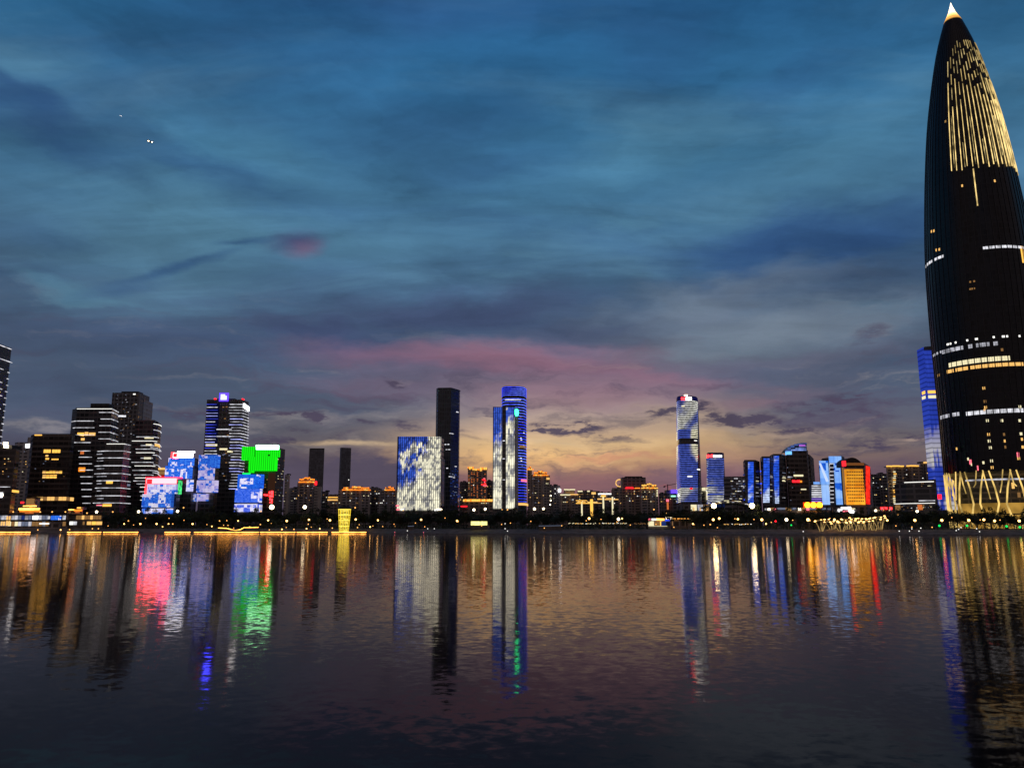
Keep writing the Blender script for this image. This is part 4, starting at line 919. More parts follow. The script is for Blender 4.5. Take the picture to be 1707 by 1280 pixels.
    for k, (x, w) in enumerate(((1320.6, 4), (1325, 3), (1328.6, 4.4), (1333.6, 3))): b.bar(x, x + w, 800 + (k % 2) * .8, 804, M['red' if k < 3 else 'orange'], 'lit_sign', .6)
    b.windows(1312, 1344, 770, 838, 8, [M['dimwarm'], M['dimcool']], rnd)
    b = B('office_tower', 'plain dark tower joined behind the curved crown, right shoulder', 'tower', 735, [(1344.6, 0), (1350, 0), (1356, 8)], 759.5, M['glass_brown'], tops=[756, 758, 763]); b.windows(1346, 1354, 770, 838, 5, [M['dimwarm'], M['dimcool']], rnd)
    # blue screen building with ladder of windows
    b = B('blue_screen_building', 'bright sky blue screen building with a black ladder of windows up its middle', 'building', 622, [(1366, 2), (1370, 0), (1403, 0), (1407.6, 10)], 763, M['glass'], tops=[772, 764, 759.5, 759.5])
    sky_m = led_cloud('led_sky_blue', 6, scale=.05, s=1.15, fin=40., lo=.5, hi=.72, size=(8, 40), tilt=(0, -.004))
    nt = sky_m.node_tree
    blue = led_blocks('led_azure', 11, base=((16, 66, 180), (36, 104, 220)), lite=((90, 148, 235), (150, 192, 248)), p=.55, cell=6.5, fin=3., strong=.12)
    pale = led_blocks('led_pale_azure', 14, base=((70, 118, 215), (96, 146, 228)), lite=((130, 172, 240), (160, 196, 246)), p=.5, cell=9., fin=3., strong=.08)
    b.led(1370, 1382, 808, 841, pale, out=1.); b.led(1366.6, 1381, 768, 807.4, blue, out=.8); b.led(1381.6, 1402, 760.5, 771.6, blue, out=.9); b.led(1391.8, 1402.2, 772, 841, blue, out=.7)
    bl = MB(); q = [P(x, y, 619.2) for x, y in ((1365, 772), (1368, 772), (1381, 802), (1377, 803))]
    bl.add([(v.x - b.o.x, v.y - b.o.y - e, v.z - b.base) for e in (0, .6) for v in q], [(3, 2, 1, 0), (4, 5, 6, 7)] + [(i, (i + 1) % 4, 4 + (i + 1) % 4, 4 + i) for i in range(4)]).build('light_blade', glow('blade_light', (196, 214, 255), 1.1), b.root)
    for k in range(11): b.bar(1383, 1389.6, 772.4 + k * 6.4, 773.4 + k * 6.4, M['strip'], 'ladder_light', .4)
    for k in range(10): b.bar(1382.4, 1383, 773 + k * 6.4, 778 + k * 6.4, M['strip_dim'], 'ladder_side', .4)
    b.bar(1403.4, 1407.4, 764, 842, M['glass'], 'side_wall', .3)
    b = B('low_block', 'low block of bright white and violet floor lines beside the blue screen building', 'building', 626, [(1352.5, 0), (1369.6, 0)], 807.5, M['glass'])
    for i in range(9): b.bar(1353, 1369.4, 809 + i * 3.6, 810.3 + i * 3.6, M['strip'] if i < 6 else glow('strip_violet', (150, 120, 235), 1.), hm=.75)
    b.bar(1356, 1366, 803, 807, blue, 'led_screen', .5)
    # orange building
    b = B('orange_lit_building', 'building glowing orange all over with a domed roof and a red lit right side', 'building', 602, [(1406, 2), (1408.6, 0), (1440, 0), (1449.4, 12)], 774, M['res_c'], tops=[774, 771, 771, 775])
    om, g, o = new_mat('orange_wall_wash'); x, y, z = g.sep(obc(g)); n = g.noise(obc(g), .12, 3, .6)
    emit(g, o, g.mix(g.mr(n, .3, .7), lin((226, 130, 26)), lin((255, 176, 50))), g.mr(z, 0., 27., 1.15, .8)); om.cycles.emission_sampling = 'NONE'  # floodlight on the orange wall put in as emission, stronger low down
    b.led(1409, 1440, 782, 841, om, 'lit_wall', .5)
    for i in range(10):
        for j in range(10): b.bar(1411 + j * 2.95, 1412.5 + j * 2.95, 785.4 + i * 5.4, 787.6 + i * 5.4, M['glass_brown'], 'window', .75)
    b.bar(1408.6, 1440, 776, 779.6, M['roofdark'], 'eave_recess', .7); b.bar(1408.6, 1440, 771.4, 775.6, glow('attic_wash', (150, 92, 48), .55), 'attic', .5)  # light on the attic wall put in as emission too
    rm = glow('red_side_light', (255, 40, 26), 1.35, vary=.6, scale=.35)
    for i in range(12): b.bar(1443.4, 1449.2, 776 + i * 5.4, 780.8 + i * 5.4, rm, 'red_side', .5)
    b.bar(1405.2, 1409.4, 768, 777, M['red'], 'lit_sign', .9); b.bar(1406, 1408, 779, 840, M['dimwarm'], 'edge_light', .4)
    dm = MB(); n = 14; vs = []
    a0, a1 = b.at(b.c(1408, 770)), b.at(b.c(1438, 770))
    for i in range(n + 1):
        t = i / n; q = a0.lerp(a1, t) - b.o.xy; h = 5.2 * math.sin(math.pi * min(1, t * .92 + .08)) ** .7 + .1
        vs += [(q.x, q.y + 1, b.ztop - b.base - 1.5), (q.x, q.y + 1, b.ztop - b.base + h), (q.x, q.y + 16, b.ztop - b.base + h), (q.x, q.y + 16, b.ztop - b.base - 1.5)]
    dm.add(vs, [(0, 1, 2, 3), tuple(4 * n + j for j in (3, 2, 1, 0))] + [(4 * i + j, 4 * i + 4 + j, 4 * i + 4 + (j + 1) % 4, 4 * i + (j + 1) % 4) for i in range(n) for j in range(4)]).build('domed_roof', M['roofdark'], b.root)
    # dim blocks between the orange building and the black tower
    resid('apartment_tower', 'unlit brown apartment block right of the orange building', 1449, 1466, 791, 880, 'res_d', n=12, bays=3, seed=40)
    resid('apartment_tower', 'darker apartment block with few lights left of the roof lit block', 1463, 1480, 789, 940, 'res_d', n=10, bays=3, seed=41)
    b = resid('apartment_tower', 'apartment block with a bright golden roof line and a column of lit windows', 1477.5, 1509, 778, 820, 'res_a', n=0, bays=3, seed=42)
    b.bar(1477.5, 1506, 775.6, 777.6, M['gold'], 'roof_edge_light', 1.2); b.roof(1480, 1504, 776.6, M['res_a'], 'crown', .3, 9)
    for i in range(17):
        if rnd.random() < .85: b.bar(1489.5 + rnd.uniform(-1, .5), 1493 + rnd.uniform(-1, 2), 782 + i * 3.4, 783.7 + i * 3.4, M[rnd.choice(['gold', 'warm', 'cream'])], 'window', .2)
        if rnd.random() < .5: x = rnd.uniform(1479, 1505); b.bar(x, x + 1.6, 782 + i * 3.4, 783.4 + i * 3.4, M['dimwarm'], 'window', .2)
    b = resid('apartment_tower', 'shorter block with a golden roof line beside the blue slab', 1507, 1536, 777, 840, 'res_c', n=9, bays=3, seed=43); b.bar(1511, 1531, 775.2, 777, M['gold'], 'roof_edge_light', 1.)
    b = resid('apartment_tower', 'dark apartment block with one lit top corner behind the blue slab', 1534, 1556, 771, 880, 'res_d', n=6, bays=3, seed=44); b.bar(1541, 1550, 769.5, 772, M['warm'], 'roof_edge_light', 1.)
    b = B('low_block', 'long low dark building with two white light lines in front of the blue slab', 'building', 560, [(1490, 10), (1509, 0), (1560, -12)], 800, M['glass'], tops=[806, 803, 800])
    b.bar(1508, 1557, 803.4, 804.4, M['white'], hm=.45); b.bar(1491, 1559, 838.6, 840, M['white'], hm=.36); b.bar(1532, 1559, 834.4, 835.4, M['strip'], hm=.4)
    for _ in range(26): x = rnd.uniform(1492, 1552); y = rnd.uniform(841, 850); b.bar(x, x + 1.6, y, y + .8, rnd.choice(MIXED), 'window', .15)
    for x in (1497, 1534): b.bar(x - 4, x + 4, 841, 850, M['brick_light' if x > 1500 else 'dimwarm'], 'lit_wall', .3)
    b.windows(1536, 1554, 806, 818, 10, [M['dimwarm'], M['cream']], rnd)
    # leaning blue slab behind the black tower
    bw = led_wave('led_slab_blue', (40, 58, 205), (225, 220, 226), 12, .016, .53, .62, 1.)
    bm, g, o = new_mat('led_slab'); x, y, z = g.sep(pos(g))
    n = g.noise(g.xyz(g.m('MULTIPLY', x, .02), 0., g.m('MULTIPLY', z, .022)), 1., 4, .6, .4); n2 = g.noise(g.xyz(g.m('MULTIPLY', x, .3), 0., g.m('MULTIPLY', z, .03)), 1., 3, .6)
    lowz = g.mr(z, 60., 110., 1., .0)
    f = g.m('MULTIPLY', g.mr(g.m('MULTIPLY_ADD', n2, .4, g.m('MULTIPLY', n, .7)), .50, .62), lowz)
    fl = g.m('LESS_THAN', g.m('FRACT', g.m('DIVIDE', z, 4.4)), .3)
    emit(g, o, g.mix(f, g.mix(n2, lin((18, 36, 130)), lin((58, 84, 212))), lin((205, 200, 196))), g.m('SUBTRACT', .85, g.m('MULTIPLY', fl, .4))); bm.cycles.emission_sampling = 'NONE'
    b = B('blue_slab_tower', 'tall thin blue lit slab with a rounded top peeking out left of the black tower', 'tower', 740, [(1533, 5), (1536, 1), (1541, 0), (1600, -4)], 578, M['glass_blue'], tops=[590, 583, 578, 574])
    b.led(1541, 1552, 580, 850, bm, out=.5); b.bar(1536, 1540.8, 585, 850, bm, 'led_screen', .5, pxref=583); b.bar(1533.2, 1535.8, 592, 850, bm, 'led_screen', .5, pxref=590); b.led(1552.6, 1598, 584, 850, bm, out=.4)
    for y in (651, 659): b.bar(1538, 1560, y, y + 5, M['gold' if y < 655 else 'cream'], 'lit_floor', .8)
    b.bar(1563, 1569, 824, 832, M['red'], 'lit_sign', .9)
    # low lit buildings between the towers and the park
    b = B('low_hall', 'long low hall with a pale lit roof band under the blue towers', 'building', 560, [(1283, 0), (1386, 0)], 845.5, M['res_d'], back=18)
    for k in range(12): b.bar(1284 + k * 8.4, 1284 + k * 8.4 + 8, 846, 849.4, M['dimcool' if k % 3 else 'dimwarm'], 'roof_light', .5)
    for x, mt in ((1291, 'pink'), (1316, 'warm'), (1332, 'lamp_white'), (1346, 'pink'), (1281, 'lamp_white'), (1277, 'strip')): b.bar(x - 2, x + 2, 847.2, 850.4, M[mt], 'entrance_light', 1.2)
    t = empty('sign_frame', P(1355, 848, 558), 'three round glowing orange signs in a row on the low hall', 'sign')
    for k, x in enumerate((1345, 1355, 1365)):
        p = P(x, 841.6, 557); e = MB().lathe([(.01, -.5), (1.9, -.4), (1.9, .4), (.01, .5)], 18).build('letter_disc', glow('sign_orange', (255, 172, 30), 6.), t, Vector((p.x, p.y - 1.2, p.z)) - t.location); e.rotation_euler.x = R(90)
    a, c_ = P(1339, 837, 557.6), P(1371, 846, 557.6)
    MB().box(a.x - t.location.x, c_.x - t.location.x, -.4, 0, c_.z - t.location.z, a.z - t.location.z).build('sign_panel', glow('sign_panel_red', (255, 70, 10), 1.3), t)
    b = B('low_hall', 'small hall with bright white signs below the orange building', 'building', 540, [(1388, 0), (1428, 0)], 846, M['res_d'], back=14)
    for x0, x1, y0, y1, mt in ((1402, 1412, 845, 848.6, 'sign_white'), (1413, 1418, 844.6, 849, 'sign_white'), (1397, 1403, 848.4, 852.4, 'sign_white'), (1414, 1423, 850.4, 854.6, 'sign_white'), (1405, 1413, 851, 853, 'pink'), (1419, 1425, 847, 848.6, 'cream')): b.bar(x0, x1, y0, y1, M[mt], 'lit_sign', .7)
    b = B('low_hall', 'dark hall carrying three red lamps left of the long low building', 'building', 545, [(1452, 0), (1492, 0)], 844, M['res_d'], back=14)
    for x in (1470, 1476.5, 1484.5): b.bar(x - 1.8, x + 1.8, 845.4, 848.8, M['sign_red'], 'lit_sign', .7)
    for _ in range(8): x = rnd.uniform(1454, 1490); b.bar(x, x + 1.4, 849.6, 851, rnd.choice(MIXED), 'window', .2)
    for lab, x0, x1, mt in (('cream lit small shop front left of the other two under the striped tower', 1151.6, 1161.4, 'cream'), ('cool white lit small shop front in the middle under the striped tower', 1163, 1171.6, 'strip_dim'), ('amber lit small shop front right of the other two under the striped tower', 1173, 1183, 'dimwarm')):
        b = B('shop_front', lab, 'building', 560, [(x0 - .6, 0), (x1 + .6, 0)], 839.6, M['concrete'], back=9, group='small lit shop fronts'); b.bar(x0, x1, 841, 851, M[mt], 'lit_wall', .15); b.bar(x0 - .4, x1 + .4, 840, 840.8, M['paint'], 'eave', .8)
        b.bar((x0 + x1) / 2 - 1, (x0 + x1) / 2 + 1, 846, 851, M['warm'], 'door', .3)
city_left(); led_cluster(); city_middle(); city_right()
# ---------------------------------------------------------------- things along the shore
def gate():
    t0 = P(995, 846, 760); t = empty('gateway', Vector((t0.x, 760, GROUND)), 'golden lit gateway of four pillars and cross beams above the trees', 'gateway')
    def bx(name, x0, x1, y0, y1, d0=0, d1=2, mat='gold'):
        a, c = P(x0, y0, 760), P(x1, y1, 760); zb = c.z
        MB().box(a.x - t.location.x, c.x - t.location.x, d0, d1, zb - GROUND, a.z - GROUND).build(name, M[mat], t)
    for x0, x1, y0 in ((968.8, 971.4, 836), (984, 989, 832), (1004.6, 1007.6, 826), (1020, 1023, 828)): bx('pillar', x0, x1, y0, 862, 0, 2, 'cream' if x0 != 984 else 'gold')
    for x0, x1, y0, y1 in ((960, 978, 833.6, 834.8), (962, 976, 836, 837), (960, 984, 838, 839.4)): bx('roof_beam', x0, x1, y0, y1, -1, -.2)
    for x0, x1, y0, y1 in ((980, 996, 836, 837.8), (996, 1004, 830.6, 832.6), (1008, 1031, 831.4, 833), (989.4, 1003, 837.8, 838.8), (1010, 1020, 830, 830.8)): bx('cross_beam', x0, x1, y0, y1, .3, 1.4, 'warm')
    bx('pillar_cap', 1002.6, 1009.6, 825, 828, -.4, 2.2)
def canopy():
    p = P(1218, 846, 540); t = empty('arched_canopy', Vector((p.x, 540, GROUND)), 'low arched lattice canopy glinting between the two bright floodlights', 'canopy')
    w = (P(1262, 846, 540).x - P(1176, 846, 540).x) / 2; zt = P(0, 834.6, 540).z - GROUND; zb = P(0, 847, 540).z - GROUND
    cm = plain('canopy_panels', (.30, .28, .22), .35, .3, .5, .5)
    vs = []; n = 20; mrow = 5
    for j in range(mrow + 1):
        for i in range(n + 1):
            u = i / n * 2 - 1; v = j / mrow; vs.append((u * w, v * 16, zb + (zt - zb) * (1 - abs(u) ** 2.2) * (1 - .25 * (2 * v - 1) ** 2)))
    k = n + 1; top = MB().add(vs, [(j * k + i, j * k + i + 1, (j + 1) * k + i + 1, (j + 1) * k + i) for j in range(mrow) for i in range(n)])
    sh = top.build('shell', cm, t); md = sh.modifiers.new('thick', 'SOLIDIFY'); md.thickness = .3
    for j in range(0, mrow, 1):
        MB().tube([vs[j * k + i] for i in range(0, k)], .22, 5).build('rib', M['paint'], t, (0, 0, .25))
    for i in range(1, n, 2): MB().tube([vs[j * k + i] for j in range(mrow + 1)], .2, 5).build('rib', M['paint'], t, (0, 0, .2))
    r = random.Random(3)
    for q in range(26):
        i = r.randrange(2, n - 1); j = r.randrange(0, 3); v = vs[j * k + i]; MB().box(-.7, .7, -.3, .3, 0, .5).build('spot_light', M[r.choice(['dimwarm', 'strip_dim', 'cream'])], t, (v[0], v[1] - .2, v[2] + .1))
    for u in (-.8, -.3, .3, .8): MB().tube([(u * w, 2, 0), (u * w, 2, zb + (zt - zb) * (1 - abs(u) ** 2.2) * .8)], .4, 6).build('post', M['steel'], t)
def lantern():
    Y = 498; b0 = P(573.5, 876, Y); t = empty('lantern_tower', Vector((b0.x, Y, .9)), 'yellow glowing tapered lantern tower standing at the water edge', 'lantern')
    z = lambda y: P(0, y, Y).z - .9
    def hw(px): return abs(P(853.5 + px, 862, Y).x)
    rb, rt = hw(7.4), hw(10.2)
    m, g, o = new_mat('lantern_glow'); x, y, zz = g.sep(obc(g)); n = g.noise(obc(g), .9, 3, .6)
    band = g.m('LESS_THAN', g.m('FRACT', g.m('DIVIDE', g.m('ADD', zz, .7), 2.35)), .26)
    emit(g, o, g.mix(g.mr(n, .35, .65), lin((176, 140, 12)), lin((255, 236, 110))), g.m('SUBTRACT', 1.15, g.m('MULTIPLY', band, .8))); m.cycles.emission_sampling = 'AUTO'
    MB().lathe([(rb * .86, 0), (rb * .9, z(849) + .2)], 16).build('glow_core', m, t)
    H = z(848.6)
    for k in range(12):
        a = 2 * math.pi * k / 12; MB().tube([(rb * math.sin(a), -rb * math.cos(a), 0), (rt * math.sin(a), -rt * math.cos(a), H)], .16, 5).build('rib', glow('lantern_rib', (250, 214, 60), 1.2), t)
    for i in range(5):
        f = i / 4; r_ = rb + (rt - rb) * f; zz = .1 + (H - .2) * f; n = 24
        MB().tube([(r_ * math.cos(2 * math.pi * k / n), r_ * math.sin(2 * math.pi * k / n), zz) for k in range(n + 1)], .22, 5).build('ring', glow('lantern_ring', (255, 226, 90), 1.5), t)
        MB().lathe([(r_ * .9, zz - .08), (r_ * .9, zz + .08)], 20).build('floor_plate', M['steel'], t)
    MB().lathe([(rt * .98, H), (rt * 1.02, z(846)), (rt * .9, z(843.6)), (.3, z(842.8))], 20).build('roof', M['steel'], t)
    MB().lathe([(rt * .8, z(841.6)), (rt * .86, z(840.8)), (.2, z(840.6))], 20).build('roof_ring', M['paint'], t); MB().tube([(0, 0, z(843)), (0, 0, z(838))], .2, 6).build('mast', M['steel'], t); MB().tube([(-1.2, 0, z(835.6)), (0, 0, z(834.2)), (1.6, 0, z(834.2))], .16, 5).build('finial', M['paint'], t)
    MB().lathe([(rb * 1.25, -.5), (rb * 1.25, 0)], 20).build('base', M['concrete'], t)
def boardwalks():
    segs = [(-60, 51), (113, 169.5), (173, 231), (275, 318), (324, 432), (434, 493), (495, 546.5), (553, 611)]
    names = ['at the left edge', 'second from the left edge', 'third from the left edge', 'under the lavender LED boxes', 'longest one, under the blue LED boxes', 'under the red neon sign', 'left of the lantern tower', 'in front of the lantern tower']
    for (a, b), nm in zip(segs, names):
        A, Bq = land(a, -6), land(b, -6); L = Bq.x - A.x
        t = empty('boardwalk', Vector((A.x, A.y, 0)), 'boardwalk with a glowing orange edge light, ' + nm, 'boardwalk', 'lit boardwalks along the water')
        MB().box(0, L, 0, 6, .46, .74).build('deck', M['wood'], t)
        st = MB().box(.1, L - .1, -.14, -.003, .44, .86).build('light_strip', M['goldstrip'], t)
        n = max(2, int(L / 5))
        for k in range(n + 1): MB().tube([(min(max(L * k / n, .3), L - .3), 1, -1), (min(max(L * k / n, .3), L - .3), 1, .47)], .2, 6).build('pile', M['wood'], t)
        for k in range(n + 1): MB().tube([(min(max(L * k / n, .2), L - .2), .4, .74), (min(max(L * k / n, .2), L - .2), .4, 1.8)], .05, 5).build('rail_post', M['steel'], t)
        MB().box(0, L, .36, .44, 1.8, 1.88).build('handrail', M['steel'], t)
def squiggle():
    pts = [P(x, y, 494) for x, y in ((364, 880), (378, 880.6), (386, 882.6), (393, 884), (401, 882.6), (407, 879.4), (431, 879))]
    t = empty('curved_walkway', pts[0] * 1., 'gold edged curved walkway behind the longest lit boardwalk', 'walkway')
    vs = []
    for p in pts: q = p - t.location; vs += [(q.x, q.y, q.z - .25), (q.x, q.y, q.z + .25), (q.x, q.y + 3, q.z + .25), (q.x, q.y + 3, q.z - .25)]
    k = len(pts); MB().add(vs, [(0, 1, 2, 3), tuple(4 * (k - 1) + j for j in (3, 2, 1, 0))] + [(4 * i + j, 4 * i + 4 + j, 4 * i + 4 + (j + 1) % 4, 4 * i + (j + 1) % 4) for i in range(k - 1) for j in range(4)]).build('deck', M['wood'], t)
    MB().tube([p - t.location + Vector((0, -.2, .1)) for p in pts], .2, 6).build('light_strip', M['goldstrip'], t)
    for p in pts: MB().tube([p - t.location + Vector((0, 1, -.2)), Vector((p.x, p.y + 1, .2)) - t.location], .15, 5).build('post', M['steel'], t)
def pavilions():
    Y = 438
    b = B('waterside_pavilion', 'low pavilion with yellow and blue lit fronts and a warm lit roof edge', 'pavilion', Y, [(1080.5, 0), (1112, 0), (1152, 0)], 864, M['res_d'], back=8, base=3.)
    b.roof(1079, 1152.6, 863, M['roofdark'], 'roof', -1.2, 9)
    for k, (x0, x1, mt) in enumerate(((1081, 1090, 'cream'), (1091, 1099, 'dimwarm'), (1100, 1104, 'gold'), (1104.5, 1110, 'dimcool'), (1120, 1123, 'dimwarm'))): b.bar(x0, x1, 868.4, 876, M[mt], 'shop_window', .15)
    for x0, x1, y0, y1, mt in ((1086, 1094, 864, 867, 'white'), (1094, 1107, 863.6, 867, 'goldstrip'), (1109, 1118, 865.4, 868, 'blue'), (1110, 1120, 861.6, 864.8, 'lamp_white'), (1081, 1084, 863.6, 867, 'pink'), (1120, 1148, 863.2, 864.4, 'goldstrip'), (1148, 1152, 864.4, 867.4, 'warm'), (1102, 1110, 869, 876, 'dimblue'), (1081, 1112, 876.4, 877, 'cream')): b.bar(x0, x1, y0, y1, M[mt], 'lit_sign', .5)
    for x in (1122, 1132, 1142, 1150): b.bar(x - .6, x + .6, 865, 877, M['paint'], 'post', .6)
    b = B('kiosk', 'small flat kiosk glowing pale yellow among the dark trees', 'kiosk', 446, [(784.5, 0), (812.5, 0)], 868, M['concrete'], back=5, base=2.6)
    for k in range(5): b.bar(785 + k * 5.5, 785 + k * 5.5 + 5.2, 868.8, 875.2, glow('kiosk_glass', (255, 244, 150), 1.6, vary=.25, scale=.8), 'lit_pane', .15)
    b.roof(783, 814, 867, M['roofdark'], 'roof', -1, 6)
    # glass pavilions at the left edge
    b = B('waterside_hall', 'two storey glass hall at the left edge with a blue screen and cool white windows', 'pavilion', 512, [(-40, 0), (112, 0)], 857, M['res_d'], back=14, base=2.)
    b.roof(-42, 113, 856, M['roofdark'], 'roof', -2, 15); b.bar(-40, 113, 866.4, 868, M['roofdark'], 'balcony', 2.)
    r = random.Random(8)
    for k in range(26):
        x = -38 + k * 5.7
        if 83 < x + 3 < 104: continue
        b.bar(x, x + 5, 859, 866, M[r.choice(['dimcool', 'dimcool', 'dimwarm', 'strip_dim', 'dimblue'])], 'upper_window', .12)
        b.bar(x, x + 5, 869.4, 876.6, M[r.choice(['dimwarm', 'cream', 'strip_dim', 'dimcool', 'dimwarm'])], 'lower_window', .12)
    b.bar(85, 102, 859.4, 866.4, led_blocks('led_hall', 21, cell=1.2, p=.7, s=1.2), 'led_screen', .3); b.bar(55, 63.6, 859.6, 865.6, M['sign_white'], 'lit_sign', .3); b.bar(80, 83.4, 860, 865, M['strip'], 'lit_sign', .3); b.bar(66, 82, 871.6, 873.6, M['white'], 'lit_sign', .4)
    for x in (3, 7, 12, 16): b.bar(x - 1.4, x + 1.4, 869 if x < 10 else 860, 876, M['warm'], 'lower_window', .3)
    b = B('waterside_hall', 'smaller beige lit hall right of the blue screen hall', 'pavilion', 516, [(114, 0), (171, 0)], 858, M['concrete'], back=12, base=2.)
    b.roof(113, 172, 857, M['roofdark'], 'roof', -1.6, 12)
    for k in range(9): b.bar(127 + k * 4.7, 131.2 + k * 4.7, 859, 865.6, M['warm' if k in (2, 5) else 'dimwarm'], 'upper_window', .12)
    for x0, x1, mt in ((116, 122, 'white'), (122.6, 128, 'strip'), (138, 141, 'dimwarm'), (145, 152, 'warm'), (153, 160, 'gold'), (160.6, 170, 'warm')): b.bar(x0, x1, 869, 874.6, M[mt], 'lower_window', .12)
    b = B('neon_gatehouse', 'small tiered gatehouse traced in orange neon before the brown office block', 'building', 560, [(30, 0), (68, 0)], 846, M['res_c'], back=8)
    b.roof(44, 58, 829, M['res_a'], 'upper_storey', 1, 7, 847); b.roof(42, 61, 828, M['roofdark'], 'roof', .5, 8, 829.6)
    for x0, x1, y0, y1, mt in ((32, 66, 846.6, 850, 'goldstrip'), (33, 66, 851, 853, 'orange'), (42, 56, 854, 856, 'brick_light'), (35, 40, 836, 839, 'red'), (39, 61, 842.6, 844, 'goldstrip')): b.bar(x0, x1, y0, y1, M[mt], 'neon_line', .5)
    b.bar(45, 57, 831, 841, M['dimwarm'], 'lit_wall', -.0 + 1.)
    b = B('neon_gatehouse', 'second little gatehouse with orange neon eaves below the terraced tower', 'building', 565, [(112, 0), (138, 0)], 849, M['res_c'], back=8)
    for x0, x1, y0, y1, mt in ((115, 124, 848.6, 850, 'goldstrip'), (124, 137, 849, 852, 'orange'), (129, 135, 845, 847.6, 'gold'), (126, 133, 853, 854.6, 'brick_light')): b.bar(x0, x1, y0, y1, M[mt], 'neon_line', .6)
    b.roof(128, 137, 845, M['res_c'], 'upper_storey', 1, 6)
def light_trees():
    """clump of slender steel trees with lamp tipped branches"""
    wl = glow('branch_light', (214, 176, 110), .55, vary=.6, scale=.5)
    spots = [(1369, 887, 866, 405), (1388, 886, 869, 410), (1403, 888, 870, 404), (1414, 886, 865, 412), (1424, 887, 868, 406), (1434, 887, 862, 414), (1446, 886, 868, 408), (1457, 887, 863, 405), (1468, 886, 861, 412)]
    where = ['leftmost of the cluster', 'second from the left', 'low one at the front', 'behind the front one', 'in the middle front', 'tall one in the middle', 'right of the middle', 'tall one at the front right', 'rightmost and tallest']
    r = random.Random(17)
    for (px, yb, yt, Y), w in zip(spots, where):
        b0 = P(px, yb, Y); base = Vector((b0.x, Y, .9)); H = P(px, yt, Y).z - .9
        t = empty('light_tree', base, 'steel light tree with slanting lit stems and lamp tips, ' + w, 'light sculpture', 'steel light trees on the right bank')
        n = 5; tips = []
        for k in range(n):
            a = 2 * math.pi * k / n + r.uniform(-.3, .3); R2 = r.uniform(2.4, 4.6); h = H * r.uniform(.86, 1.04)
            tip = Vector((R2 * math.cos(a), R2 * math.sin(a), h)); tips.append(tip)
            MB().tube([(.5 * math.cos(a), .5 * math.sin(a), 0), tip * .55 + Vector((0, 0, h * .08)), tip], [.2, .15, .09], 5).build('stem', wl, t)
            MB().lathe([(.01, -.22), (.5, -.12), (.5, .1), (.01, .22)], 10).build('lamp_head', M['lamp'], t, tip)
        for k in range(n): MB().tube([tips[k], tips[(k + 1) % n]], .1, 5).build('hoop', wl if k % 2 else M['paint'], t)
